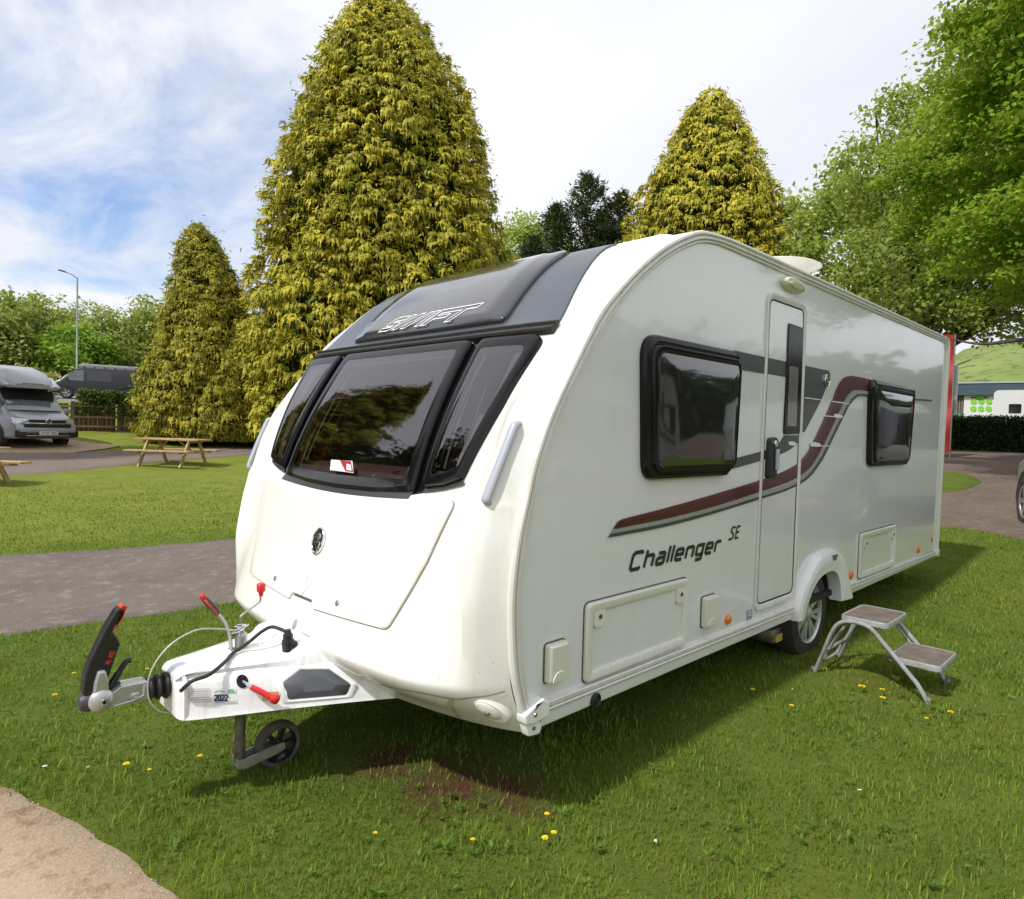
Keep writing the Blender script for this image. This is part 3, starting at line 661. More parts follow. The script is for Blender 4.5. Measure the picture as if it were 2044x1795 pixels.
b, _ = glyphs('SE', 1.428, .9445, .064, .34, .19, .42, mside, .004, 1.2); b.obj('lettering', M_LETTER, CARA)
# --- door
DO = rpoly([(1.755, .468), (2.345, .468), (2.362, 2.40), (1.785, 2.40)], .075, 7); DI = rpoly([(1.795, .505), (2.312, .505), (2.325, 2.362), (1.822, 2.362)], .055, 7)
b = MB(); b.ring(DO, DI, mside, [(0, 0), (0, .010), (.12, .014), (.6, .014), (.8, .009), (1, .006)]); b.obj('door_frame', M_TRIM, CARA, True)
b = MB(); b.ring(DI, inset(DI, .010), mside, [(0, .0068), (1, .0052)]); b.obj('door_seal', M_RUBBER, CARA)
b = MB(); b.prism(inset(DI, .009), mside, .0005, .0045, .001); door = b.obj('door', M_SIDE, CARA, True)
DWp = rpoly([(2.073, 1.546), (2.318, 1.553), (2.312, 2.242), (2.085, 2.247)], .022, 4)
b = MB(); b.prism(DWp, mside, .0005, .014, .005); b.obj('door_window', M_BLACK, door, True)
b = MB(); b.box((2.11, -.0152, 1.60), (2.25, -.0142, 1.98)); b.obj('window_reflection', simple('grey_reflection_strip', (.16, .155, .15), .2, coat=.8), door)  # grey strip laid on the pane, a reflection put into the colour
b = MB(); b.prism(rpoly([(1.835, 1.275), (1.96, 1.275), (1.975, 1.50), (1.94, 1.528), (1.845, 1.52)], .03, 4), mside, .005, .030, .010); hd = b.obj('door_handle', M_BPLAST, door, True)
b = MB(); b.box((1.915, -.044, 1.325), (1.955, -.030, 1.455), .006); b.obj('handle_paddle', simple('pale_blue_grey', (.42, .47, .53), .3), door)
b = MB(); b.lathe([(0, .022), (.010, .022), (.014, .017)], (1.905, -.030, 1.487), (0, -1, 0), 18); b.obj('door_lock', M_CHROME, door, True)
# --- side windows
def side_window(outer, innr, extra=None):
    b = MB(); b.ring(outer, innr, mside, [(0, 0), (0, .020), (.10, .034), (.35, .036), (.42, .030), (.50, .030), (.58, .042), (.85, .044), (1, .037)]); w = b.obj('window_frame', M_BLACK, CARA, True)
    n = len(innr); cx = sum(p[0] for p in innr) / n; cz = sum(p[1] for p in innr) / n
    b = MB(); b.dome(innr, mside, [(1, .037), (.86, .043), (.7, .046), (.5, .0475), (.25, .048)]); b.obj('window_pane', M_BLACKGL, w, True)
    return w
def gl_opaque():
    m = simple('smoked_window', (.022, .022, .023), .06, coat=1.0, var=.2, nscale=2.0); b = m.node_tree.nodes['Principled BSDF']; b.inputs['Coat IOR'].default_value = 1.6
    t = m.node_tree; bump_n(t, b, noise_t(t, 2.2, 2, .4, N(t, 'ShaderNodeTexCoord').outputs['Object']), .10, .02)
    for l in list(t.links):
        if l.to_socket == b.inputs['Normal']: t.links.new(l.from_socket, b.inputs['Coat Normal'])
    return m
M_BLACKGL = gl_opaque()
side_window(rpoly([(.535, 1.308), (1.305, 1.308), (1.372, 1.36), (1.44, 1.90), (1.385, 1.997), (.49, 1.997)], [.10, .03, .06, .05, .06, .12], 6),
            rpoly([(.64, 1.375), (1.385, 1.375), (1.40, 1.39), (1.415, 1.88), (1.405, 1.915), (.612, 1.915)], [.05, .02, .02, .03, .02, .05], 6))
side_window(rpoly([(3.66, 1.308), (4.64, 1.308), (4.74, 1.36), (4.825, 1.93), (4.81, 2.007), (3.62, 2.007)], [.09, .03, .06, .04, .03, .09], 6),
            rpoly([(3.84, 1.365), (4.66, 1.365), (4.70, 1.39), (4.76, 1.90), (4.74, 1.925), (3.80, 1.925)], [.05, .02, .03, .04, .03, .06], 6))
b = MB(); b.box((1.24, -.0465, 1.40), (1.34, -.0455, 1.465)); b.obj('window_sticker', simple('pale_sticker', (.10, .11, .12), .3), CARA)
# badge on the graphite band
def badge(cx, cz, rx, rz, mp, d, parent):
    el = lambda k: [(cx + rx * k * math.cos(a), cz + rz * k * math.sin(a)) for a in np.linspace(0, 2 * math.pi, 37)[:-1]]
    b = MB(); b.dome(el(1), mp, [(1, d), (1, d + .006), (.9, d + .009)]); o = b.obj('badge', M_LETTER, parent, True)
    b = MB(); b.ring(el(1.04), el(.86), mp, [(0, d), (0, d + .010), (.5, d + .014), (1, d + .010)])
    S = lambda pts: [(cx + p[0] * rx, cz + p[1] * rz) for p in pts]
    # bird mark: head disc, wing blade and tail blade
    b.dome(S([(.12 + .30 * math.cos(a), .30 + .26 * math.sin(a)) for a in np.linspace(0, 2 * math.pi, 17)[:-1]]), mp, [(1, d + .009), (1, d + .012), (.7, d + .014)])
    b.dome(S([(.58, -.02), (.20, -.02), (-.02, -.20), (.0, -.45), (.32, -.80), (.60, -.50), (.68, -.2)]), mp, [(1, d + .009), (.97, d + .012), (.7, d + .014)])
    b.dome(S([(-.10, .62), (-.42, .50), (-.62, .12), (-.45, .20), (-.2, .42)]), mp, [(1, d + .009), (.97, d + .012)])
    b.dome(S([(-.62, .02), (-.40, -.08), (-.38, -.40), (-.60, -.30)]), mp, [(1, d + .009), (.97, d + .012)])
    b.stroke(S([(.30, -.82), (-.10, -.62), (-.48, -.36)]), rx * .12, mp, d + .0125)
    b.stroke(S([(.78, .06), (.40, .06), (.16, .0)]), rx * .10, mp, d + .0125)
    b.obj('badge_emblem', M_CHROME, o if parent is CARA else parent, True)
badge(2.745, 1.932, .044, .044, mside, .006, CARA)
# --- wheel arch and wheel
AO = smoothline([(2.315, .318), (2.31, .40), (2.375, .50), (2.49, .60), (2.63, .695), (2.77, .727), (2.95, .727), (3.12, .675), (3.22, .56), (3.30, .42), (3.385, .315)], 48)
AI = smoothline([(2.44, .318), (2.455, .36), (2.50, .425), (2.58, .505), (2.68, .555), (2.80, .578), (2.92, .575), (3.01, .54), (3.07, .46), (3.095, .38), (3.10, .325)], 48)
b = MB(); V = []; F = []; prof = [(0, 0), (0, .020), (.12, .048), (.35, .060), (.55, .054), (.80, .050), (1, .046), (1, -.05)]; m = len(prof)
for o_, i_ in zip(AO, AI):
    for bl, d in prof: V.append(mside(o_[0] + (i_[0] - o_[0]) * bl, o_[1] + (i_[1] - o_[1]) * bl, d))
for k in range(47):
    for j in range(m - 1): F.append((k * m + j, (k + 1) * m + j, (k + 1) * m + j + 1, k * m + j + 1))
F.append(tuple(range(m))); F.append(tuple(range(48 * m - 1, 47 * m - 1, -1)))
b.add(V, F); arch = b.obj('wheel_arch', M_WPLAST, CARA, True)
b = MB(); b.add([mside(x, z, .061) for x, z in [(2.842, .697), (2.962, .694), (2.925, .655), (2.885, .657)]], [(0, 1, 2, 3)]); b.obj('arch_vent', M_DECG, arch)
b = MB()
for k in range(3): b.stroke([(2.855 + k * .012, .686 - k * .011), (2.953 - k * .010, .684 - k * .011)], .004, mside, .0625)
b.obj('arch_vent_slat', M_DECS, arch)
b = MB(); al = [(x, z) for x, z in AI]; b.add([(x, .04, z) for x, z in al] + [(x, .34, z) for x, z in al], [(i, i + 1, 49 + i - 0, 48 + i) for i in range(47)]); b.obj('wheel_housing', M_UNDER, CARA)
def wheel(parent, c, R, w, ax=(0, -1, 0), rimR=None, spokes=7, name='wheel'):
    "tyre and spoked alloy; c is the hub centre on the outer face"
    c = Vector(c); ax = Vector(ax).normalized(); rimR = rimR or R * .64
    b = MB(); b.lathe([(-w, rimR), (-w * .97, R * .93), (-w * .85, R * .99), (-w * .5, R), (-w * .15, R * .99), (-w * .02, R * .94), (0.006, R * .82), (0, rimR * 1.02), (-.02, rimR * .97)], c, ax, 44)
    ty = b.obj('wheel', M_TYRE, parent, True)
    b = MB(); n = 44
    b.lathe([(-.004, rimR * 1.03), (.004, rimR * .99), (-.006, rimR * .93), (-.05, rimR * .88), (-w * .8, rimR * .86)], c, ax, n)
    b.f = [f for f in b.f if len(f) == 4]
    a = Vector((0, 0, 1)); u = ax.cross(a).normalized(); v = ax.cross(u)
    P = lambda r, an, d: c + (u * math.cos(an) + v * math.sin(an)) * r + ax * d
    for k in range(spokes):
        an = 2 * math.pi * k / spokes + .25
        for side_ in (-1, 1):
            a0 = an + side_ * .10; a1 = an + side_ * .17
            q = [P(rimR * .18, a0 - .30, -.012), P(rimR * .18, a0 + .30, -.012), P(rimR * .93, a1 + .085, -.008), P(rimR * .93, a1 - .085, -.008)]
            q2 = [x - ax * .03 for x in q]; b.add(q + q2, [(0, 1, 2, 3), (0, 4, 5, 1), (1, 5, 6, 2), (2, 6, 7, 3), (3, 7, 4, 0)])
    b.lathe([(-.03, rimR * .24), (-.006, rimR * .24), (.0, rimR * .16), (.004, rimR * .13), (.006, .002)], c, ax, 20)
    b.obj('rim', M_ALLOY, ty, True)
    b = MB(); b.lathe([(-w * .75, rimR * .85), (-w * .6, rimR * .85)], c, ax, 24); b.obj('brake_drum', M_UNDER, ty)
    return ty
wheel(CARA, (2.79, .055, .262), .325, .17, rimR=.208)
wheel(CARA, (2.79, 2 * MID - .055, .262), .325, .17, (0, 1, 0), rimR=.208)
# --- rooftop dish
b = MB()
dish = [(0, .30), (.03, .36), (.10, .42), (.13, .425), (.135, .41), (.10, .30), (.08, .15), (.075, .002)]
b.lathe([(0.0, .07), (.05, .08), (.08, .14), (.135, .26), (.15, .285), (.155, .28), (.12, .17), (.11, .01)], (3.10, .50, 2.72), (.05, -.05, 1), 40); o = b.obj('roof_dish', M_HFRAME, CARA, True)
b = MB(); b.lathe([(0, .06), (.13, .05)], (3.10, .50, 2.60), (0, 0, 1), 16); b.obj('dish_mount', M_HFRAME, CARA, True)
b = MB(); b.box((1.36, .25, 2.60), (1.50, .4, 2.632), .01); b.obj('roof_vent', M_WPLAST, CARA, True)
# --- front windows
def mirror(poly, s): return [(h * s, z) for h, z in poly] if s > 0 else [(-h, z) for h, z in poly][::-1]
for s in (1, -1):
    BACK = MB()
    ln = resample([(.545, 1.945), (.60, 1.235)], 26); ln2 = resample([(.645, 1.945), (.70, 1.26)], 26)
    BACK.strip([(h * s, z) for h, z in ln], [(h * s, z) for h, z in ln2], mshell, .004)
    BACK.obj('window_divider', M_BLACK, CARA)
def shrink(p, fx, fz, cx, cz): return [(cx + (a - cx) * fx, cz + (b_ - cz) * fz) for a, b_ in p]
FW = {}
def build_front(outline, rads, fx, fz, name, cxz):
    o = dense(rpoly(outline, rads, 5), .035); i = shrink(o, fx, fz, *cxz)
    b = MB(); b.ring(o, i, mshell, [(0, -.006), (0, .022), (.12, .034), (.45, .038), (1, .035)]); w = b.obj(name, M_BLACK, CARA, True)
    b = MB(); b.dome(i, mshell, [(1, .035), (.92, .0365), (.8, .037), (.65, .037), (.5, .037), (.35, .037), (.2, .037), (.08, .037)], True); b.obj('window_pane', M_GLASS, w, True)
    return w
cw = build_front([(-.606, 1.236), (-.3, 1.218), (0, 1.213), (.3, 1.218), (.606, 1.236), (.566, 1.936), (-.566, 1.936)], [.025, 0, 0, 0, .025, .04, .04], .885, .86, 'front_window', (0, 1.60))
for s in (1, -1):
    pl = [(.655, 1.262), (.78, 1.285), (.872, 1.318), (.955, 1.62), (1.015, 1.93), (.628, 1.936)]
    rd = [.02, 0, .03, 0, .05, .03]
    if s < 0: pl = [(-h, z) for h, z in pl][::-1]; rd = rd[::-1]
    build_front(pl, rd, .74, .84, 'front_window', (s * .79, 1.60))
# grey sill below the centre window
b = MB(); A = [(h, 1.238 - .022 * math.cos(h / .62 * 1.57)) for h in np.linspace(-.605, .605, 40)]; B_ = [(h, z - .024) for h, z in A]
b.strip(A, B_, mshell, .016); b.strip(B_, [(h, z - .004) for h, z in B_], mshell, .002); b.obj('window_sill', simple('sill_grey', (.045, .045, .05), .35), CARA)
for s in (1, -1):
    b = MB(); A = [(s * h, z) for h, z in resample([(.66, 1.262), (.78, 1.286), (.885, 1.315)], 16)]; b.strip(A, [(h, z - .018) for h, z in A], mshell, .010); b.obj('window_sill', bpy.data.materials['sill_grey'], CARA)
# gutter bar, grey upper panel and skylight
hs = np.linspace(-1.035, 1.035, 60)
b = MB(); prof = [(1.944, .002), (1.946, .026), (1.952, .034), (1.962, .034), (1.966, .024), (1.972, .022), (1.978, .034), (1.986, .030), (1.992, .012)]
V = []; F = []; m = len(prof)
for h in hs:
    for z, d in prof: V.append(mshell(h, z, d))
for k in range(len(hs) - 1):
    for j in range(m - 1): F.append((k * m + j, (k + 1) * m + j, (k + 1) * m + j + 1, k * m + j + 1))
F.append(tuple(range(m))); F.append(tuple(range(len(V) - 1, len(V) - m - 1, -1)))
b.add(V, F); b.obj('gutter_bar', M_RUBBER, CARA, True)
def patch(left, right, z0, z1, nh, nz, d, e, name, mat, parent=CARA, top=None, curve=0.):
    "panel following the moulding; left/right are functions of z; edges fall back to depth e"
    V = []; F = []
    zz = [z0] + list(np.linspace(z0 + .004, z1 - .004, nz)) + [z1]
    for a, z in enumerate(zz):
        l, r = left(z), right(z); hh = [l] + list(np.linspace(l + .006, r - .006, nh)) + [r]
        for c_, h in enumerate(hh):
            edge = a in (0, len(zz) - 1) or c_ in (0, len(hh) - 1); V.append(mshell(h, z, e if edge else d))
    m = nh + 2
    for a in range(len(zz) - 1):
        for c_ in range(m - 1): F.append((a * m + c_, a * m + c_ + 1, (a + 1) * m + c_ + 1, (a + 1) * m + c_))
    return mk(name, V, F, mat, parent, True, None, math.radians(40))
edge = lambda z: float(np.interp(z, [1.96, 1.985, 2.15, 2.32, 2.43, 2.485, 2.56], [1.035, 1.03, .985, .935, .895, .875, .86]))
up = patch(lambda z: -edge(z), edge, 1.990, 2.492, 44, 30, .010, -.004, 'upper_panel', M_DGREY)
sk = dense(rpoly([(-.665, 2.028), (.665, 2.028), (.625, 2.47), (-.625, 2.47)], [.03, .03, .06, .06], 6), .05)
b = MB(); b.dome(sk, mshell, [(1.018, .0105), (1.018, .013), (1.0, .013)]); b.obj('skylight_seal', M_RUBBER, CARA)
b = MB(); b.dome(sk, mshell, [(1.0, .0135), (1.0, .026), (.985, .032), (.90, .036), (.86, .046), (.75, .047), (.6, .047), (.45, .047), (.3, .047), (.15, .047)]); skl = b.obj('skylight', M_SKYL, CARA, True, math.radians(60))
# SWIFT outline lettering: closed outlines drawn as white ribbons
def swift():
    sh = .85
    GL = [[(.10, .0), (.82, .0), (1.0, .16), (1.0, .48), (.86, .60), (.30, .60), (.30, .72), (1.0, .72), (1.0, 1.0), (.18, 1.0), (0, .86), (0, .50), (.14, .36), (.70, .36), (.70, .26), (.0, .26), (0, .10)],
          [(1.20, 1.0), (1.46, 1.0), (1.42, .45), (1.86, 1.0), (2.16, 1.0), (2.12, .45), (2.56, 1.0), (2.84, 1.0), (2.16, .0), (1.88, .0), (1.92, .50), (1.48, .0), (1.20, .0)],
          [(2.98, .0), (3.26, .0), (3.26, 1.0), (2.98, 1.0)],
          [(3.42, .0), (3.74, .0), (3.74, .38), (4.60, .38), (4.60, .60), (3.74, .60), (3.74, .74), (5.12, .74), (5.12, .0), (5.44, .0), (5.44, .74), (6.1, .74), (6.1, 1.0), (3.42, 1.0)]]
    # placed from the reader's left (far side of the nose) to the right
    u0, u1 = .397, -.447; hgt = .086; z0 = 2.046; sx = (u1 - u0) / (6.1 + sh)
    b = MB()
    mpd = lambda u, v, d: mshell(u, v, d)
    for g in GL: b.stroke([(u0 + (p[0] + p[1] * sh) * sx, z0 + p[1] * hgt) for p in g], .0060, mpd, .0490, True)
    b.obj('lettering', M_DECW, skl)
swift()
# --- front locker lid, badge, locks, diamond sticker
hl = [(-.672, .690), (-.12, .667), (-.10, .700), (.10, .700), (.12, .667), (.672, .690), (.80, .98), (.885, 1.232), (-.885, 1.232), (-.80, .98)]
hp = dense(rpoly(hl, [.045, .01, .01, .01, .01, .045, .10, .03, .03, .10], 5), .045)
b = MB(); b.dome(hp, mshell, [(1.006, .0015), (.99, .0015), (.9, .0015)]); b.obj('lid_seam', simple('soft_seam', (.22, .21, .18), .6), CARA)
b = MB(); b.dome(hp, mshell, [(.999, .002), (.998, .007), (.992, .011), (.95, .014), (.85, .016), (.75, .016), (.6, .016), (.45, .016), (.3, .016), (.15, .016), (.05, .016)]); lid = b.obj('front_locker_lid', M_SHELL, CARA, True, math.radians(50))
badge(0, .958, .052, .062, lambda u, v, d: mshell(-u, v, d), .018, lid)
for s in (-1, 1):
    p = mshell(.311 * s, .727, .016); nn = shell_n(.311 * s, .727); b = MB(); b.lathe([(0, .014), (.004, .013), (.006, .008)], p, nn, 16); b.obj('lid_lock', M_STEEL, lid, True)
b = MB(); b.dome([(0, .842), (.058, .772), (.0, .705), (-.058, .772)], mshell, [(1, .0168), (1, .0178), (.1, .0178)]); b.obj('diamond_sticker', simple('lilac_sticker', (.78, .75, .76), .35), lid)
b = MB(); b.dome([(0, .80), (.02, .775), (.0, .745), (-.02, .775)], mshell, [(1, .0185), (.2, .0185)]); b.obj('sticker_print', simple('sticker_pink', (.72, .62, .64), .4), lid)
# finger recess pad below the lid
b = MB(); b.dome(rpoly([(-.13, .60), (.13, .60), (.11, .690), (-.11, .690)], .02, 4), mshell, [(1, .0), (.95, .003), (.6, .003)]); b.obj('lid_catch', M_SHELL, CARA, True)
b = MB(); b.dome(rpoly([(-.095, .688), (.095, .688), (.09, .700), (-.09, .700)], .003, 2), mshell, [(1, .002), (.5, .004)]); b.obj('catch_shadow_gap', M_GASKET, CARA)
# --- grab handles
for s in (-1, 1):
    y = lambda v: MID + s * (MID - v)
    top = Vector((-.165, y(.045), 1.560)); a = Vector((-.224, y(.038), 1.552)); c = Vector((-.345, y(.074), 1.262)); e = Vector((-.285, y(.085), 1.245))
    mid = (a + c) / 2 + Vector((-.012, 0, .006))
    pts = smoothline([(-.190, y(.080), 1.553), (-.238, y(.062), 1.552), (-.256, y(.058), 1.530), (-.312, y(.064), 1.405), (-.365, y(.074), 1.280), (-.365, y(.080), 1.252), (-.315, y(.10), 1.240)], 34)
    b = MB(); b.tube(pts, .0165, 12, True, (1.2, .85)); b.obj('grab_handle', M_GREYP, CARA, True)
# --- front marker lamps, moulded into the corner
for s in (-1, 1):
    hh = 1.097 * s; cp = shell_pt(hh, .444)
    b = MB()
    nn = (shell_n(hh, .444) + Vector((-.3, 0, 0))).normalized(); ax2 = Vector((.079, -.034 if s < 0 else .034, -.045)).normalized(); ax2 = (ax2 - nn * ax2.dot(nn)).normalized(); ax3 = nn.cross(ax2)
    P2 = lambda u, v, d: cp + ax2 * u + ax3 * v + nn * (d - .006)
    el = lambda rx, rz: [(rx * math.cos(a), rz * math.sin(a)) for a in np.linspace(0, 2 * math.pi, 33)[:-1]]
    b.dome([(x + .012, z_) for x, z_ in el(.082, .036)], P2, [(1.25, -.03), (1.05, .002), (1, .014), (.9, .020)]); o = b.obj('marker_lamp', M_HFRAME, CARA, True)
    b = MB(); b.dome(el(.058, .027), P2, [(1, .017), (.95, .026), (.7, .032), (.3, .035)]); b.obj('lamp_lens', M_CLEAR, o, True)
    b = MB(); b.lathe([(0, .012), (.004, .006)], P2(0, 0, .036), nn, 12); b.obj('lamp_reflector', M_CHROME, o, True)
    for q in (-.044, .044): b = MB(); b.lathe([(0, .005), (.003, .004)], P2(q, 0, .027), nn, 8); b.obj('lamp_screw', M_STEEL, o)
# crease and step at the bumper corner, their shade painted as thin lines
for s in (-1, 1):
    b = MB(); A = [(s * h, z) for h, z in smoothline([(.50, .455), (.625, .458), (.725, .468), (.884, .488), (1.01, .486), (1.067, .502), (1.114, .510), (1.148, .524)], 60)]
    b.stroke(A, .0055, mshell, .0035); b.obj('bumper_crease_shade', simple('crease_shade_paint', (.36, .33, .26), .6) if s < 0 else bpy.data.materials['crease_shade_paint'], CARA); b = MB(); b.stroke([(s * h, z) for h, z in smoothline([(1.0, .482), (.985, .464), (.945, .42), (.897, .369), (.875, .330)], 20)], .016, mshell, .003); b.obj('bumper_step_shade', simple('cream_shadow_line', (.50, .48, .40), .6) if s < 0 else bpy.data.materials['cream_shadow_line'], CARA)
# --- interior seen through the front glass
for q in ([(.475, 1.85), (.500, 1.33)], [(.955, 1.86), (.865, 1.40)], [(-.672, 1.86), (-.715, 1.36)], [(.40, 1.74), (.43, 1.55)], [(-.78, 1.72), (-.80, 1.55)]):
    b = MB(); b.stroke(resample(q, 14), .014 if abs(q[0][0]) > .42 and abs(q[0][0]) != .78 else .007, mshell, -.012); b.obj('blind_rail', M_RAILC, CARA)
M_IN = simple('interior_beige', (.38, .30, .24), .8); M_CUSH = simple('beige_cushion', (.62, .47, .39), .9, nscale=20); M_CURT = simple('brown_curtain', (.25, .14, .09), .9, nscale=12)
b = MB(); b.box((-.12, .12, .42), (.65, 2.2, .95)); b.obj('front_chest', M_IN, CARA)
b = MB()
for y0, y1 in ((.25, .85), (.88, 1.42), (1.46, 2.08)): b.box((-.255, y0, 1.24), (-.05, y1, 1.325), .03)
b.obj('seat_cushion', M_CUSH, CARA, True)
b = MB()
for (y0, n_) in ((.60, 7), (1.66, 7), (.12, 5), (2.04, 5)):
    b = MB()
    for k in range(n_): b.tube([(-.20 - .01 * (k % 2), y0 + k * .024, 1.30), (.0 - .01 * (k % 2), y0 + k * .024, 1.75)], .013, 6)
    b.obj('curtain', M_CURT, CARA, True)
b = MB(); b.box((.9, .05, .42), (.94, 2.27, 2.5)); b.obj('inner_partition', M_IN, CARA)
b = MB(); 
stk = lambda u, v, d: mshell(u, v, d)
b.dome([(-.06, 1.342), (.145, 1.338), (.120, 1.285), (-.108, 1.285)][::-1], stk, [(1, .0385), (.5, .0385), (.1, .0385)]); st = b.obj('window_sticker', M_DECW, cw)
b = MB(); b.add([stk(u, v, .0395) for u, v in [(.058, 1.340), (-.050, 1.340), (-.105, 1.288), (-.03, 1.288)]][::-1], [(0, 1, 2, 3)]); b.obj('sticker_print', simple('sticker_red', (.38, .03, .04), .35), cw)
b = MB(); b.add([stk(u, v, .0402) for u, v in [(-.02, 1.326), (-.062, 1.322), (-.085, 1.294), (-.035, 1.296)]][::-1], [(0, 1, 2, 3)]); b.obj('sticker_print', M_DECW, cw)
# ------------------------------------------------------------------ A-frame, hitch and jockey wheel (parts of the caravan)
M_COV = paint('white_aframe_cover', (.80, .80, .81), .30, grime=(.36, .33, .27))
def aframe():
    # cross-sections along x: bottom half width, shoulder, top, heights
    SX = [(-1.158, .095, .080, .062, .322, .455, .476), (-1.148, .112, .098, .078, .316, .460, .486), (-1.120, .130, .116, .086, .312, .464, .500), (-1.0, .185, .165, .110, .311, .462, .506), (-.86, .245, .215, .150, .311, .458, .510), (-.78, .28, .245, .170, .311, .455, .513),
          (-.72, .308, .27, .185, .311, .452, .520), (-.68, .327, .285, .195, .311, .450, .548), (-.60, .365, .32, .215, .311, .450, .552), (-.45, .44, .39, .26, .311, .450, .556), (-.34, .50, .44, .30, .311, .45, .556)]
    SX = smoothline(SX, 40); V = []; F = []
    for (x, wb, ws, wt, zb, zs, zt) in SX:
        pr = [(wb + .008, zb - .004), (wb, zb + .012), (wb - .004, zb + (zs - zb) * .45), (ws, zs - .02), (ws - .012, zs), (ws - .035, zs + .014), ((ws + wt) / 2, zs + (zt - zs) * .62), (wt + .02, zt - .010), (wt, zt - .001), (wt * .5, zt + .004), (0, zt + .005)]
        row = [(x, MID - w, z) for w, z in pr] + [(x, MID + w, z) for w, z in pr[::-1][1:]]
        V += row
    m = len(row); n = len(SX)
    for i in range(n - 1):
        for j in range(m - 1): F.append((i * m + j, i * m + j + 1, (i + 1) * m + j + 1, (i + 1) * m + j))
    F.append(tuple(range(m)))
    cov = mk('aframe_cover', V, F, M_COV, CARA, True, None, math.radians(32))
    # raised lip round the nose
    b = MB(); row = [(MID - .131, .309), (MID - .129, .455), (MID - .092, .494), (MID, .500), (MID + .092, .494), (MID + .129, .455), (MID + .131, .309)]
    b.add([(-1.135, y, z) for y, z in row] + [(-1.122, y, z) for y, z in row], [(i, i + 1, 8 + i, 7 + i) for i in range(6)] + [tuple(range(7)), tuple(range(13, 6, -1))]); b.obj('nose_lip', M_COV, cov)
    # dark grey plate drawn for the pocket in the side, both sides
    for s in (-1, 1):
        def sidep(u, v, d):
            # on the side wall: u = x, v = z
            wb = np.interp(u, [p[0] for p in SX], [p[1] for p in SX]); ws = np.interp(u, [p[0] for p in SX], [p[2] for p in SX])
            w = wb - .002 + (ws - wb) * max(0., (v - .385) / .055); return (u, MID + s * (w + d), v)
        pl = rpoly([(-.765, .345), (-.545, .340), (-.528, .385), (-.59, .442), (-.70, .452), (-.775, .412)], .012, 4)
        if s > 0: pl = pl[::-1]
        big = [(-.655 + (x + .655) * 1.22, .40 + (z - .40) * 1.32) for x, z in pl]
        b = MB(); b.ring(big, pl, sidep, [(0, -.012), (.15, .004), (.5, .006), (.85, .002), (1, -.004)]); b.obj('recess_surround', M_COV, cov, True)
        b = MB(); b.dome(pl, sidep, [(1.0, -.004), (1.0, .002), (.97, .004), (.5, .004)]); b.obj('recess_panel', simple('slate_plastic', (.075, .08, .092), .5, bump=.2) if s < 0 else bpy.data.materials['slate_plastic'], cov, True)
    fs = lambda u, v, d: (u, MID - (np.interp(u, [p[0] for p in SX], [p[1] for p in SX]) - .001 + (np.interp(u, [p[0] for p in SX], [p[2] for p in SX]) - np.interp(u, [p[0] for p in SX], [p[1] for p in SX])) * max(0, (v - .385) / .055)) - d, v)
    b = MB(); b.dome([(-.925 + .022 * math.cos(a), .437 + .026 * math.sin(a)) for a in np.linspace(0, 2 * math.pi, 21)[:-1]], fs, [(1, .0015), (.2, .0025)]); b.obj('cover_opening', M_BLACK, cov)
    b = MB(); b.tube([fs(-.925, .437, -.02), fs(-.915, .43, .02), fs(-.895, .415, .035)], .007, 8); b.obj('crank_shaft', M_CHROME, cov, True)
    b = MB(); b.tube([fs(-.905, .421, .030), fs(-.885, .408, .040), fs(-.835, .372, .045)], [.011, .012, .013], 12); b.lathe([(-.02, .012), (-.010, .019), (.006, .021), (.016, .016), (.019, .004)], fs(-.832, .370, .045), (.8, -.2, -.45), 14); b.obj('red_lever', M_RED, cov, True)
    # stickers
    b = MB(); b.add([fs(u, v, .0016) for u, v in [(-1.035, .364), (-.952, .356), (-.952, .414), (-1.035, .424)]], [(0, 1, 2, 3)]); st = b.obj('service_sticker', M_DECW, cov)
    b = MB(); b.add([fs(u, v, .0024) for u, v in [(-.985, .402), (-.957, .399), (-.963, .412), (-.979, .414)]], [(0, 1, 2, 3)]); b.stroke([(-1.030, .409), (-1.012, .414), (-.994, .405)], .003, fs, .0024); b.obj('sticker_print', simple('sticker_green', (.16, .36, .24), .5), cov)
    b = MB(); b.stroke([(-1.030, .369), (-.957, .362)], .002, fs, .0024); b.obj('sticker_print', simple('sticker_navy', (.015, .03, .12), .4), cov)
    g, _ = glyphs('2022', -1.030, .376, .0215, 0.0, .24, .20, lambda u, v, d: fs(u, v - (u + 1.03) * .10, d), .0025, .72); g.obj('lettering', bpy.data.materials['sticker_navy'], cov)
    b = MB()
    for k in range(5): b.stroke([(-1.125, .424 - k * .0085), (-1.048, .417 - k * .0085)], .0028, fs, .0018)
    b.stroke([(-1.130, .432), (-1.043, .424), (-1.043, .374), (-1.130, .381)], .0016, fs, .0016, True); b.obj('warning_text', simple('faint_grey_print', (.36, .35, .37), .5), cov)
    b = MB(); b.add([fs(u, v, .0016) for u, v in [(-.86, .352), (-.80, .348), (-.80, .385), (-.86, .388)]], [(0, 1, 2, 3)]); b.obj('hazard_sticker', simple('sticker_yellow', (.62, .56, .12), .45), cov)
    b = MB(); b.add([(-.60 + .012 * a, MID - .13 + .04 * c_, .5605) for a, c_ in ((-1, -1), (1, -1), (1, 1), (-1, 1))], [(0, 1, 2, 3)]); b.obj('small_sticker', simple('sticker_pink_print', (.55, .40, .38), .4), cov)
    # drawbar under the cover
    b = MB()
    for s in (-1, 1): b.tube([(-1.12, MID + s * .05, .345), (.3, MID + s * .60, .345)], .035, 4, True)
    b.obj('drawbar', M_RUSTY, CARA)
aframe()
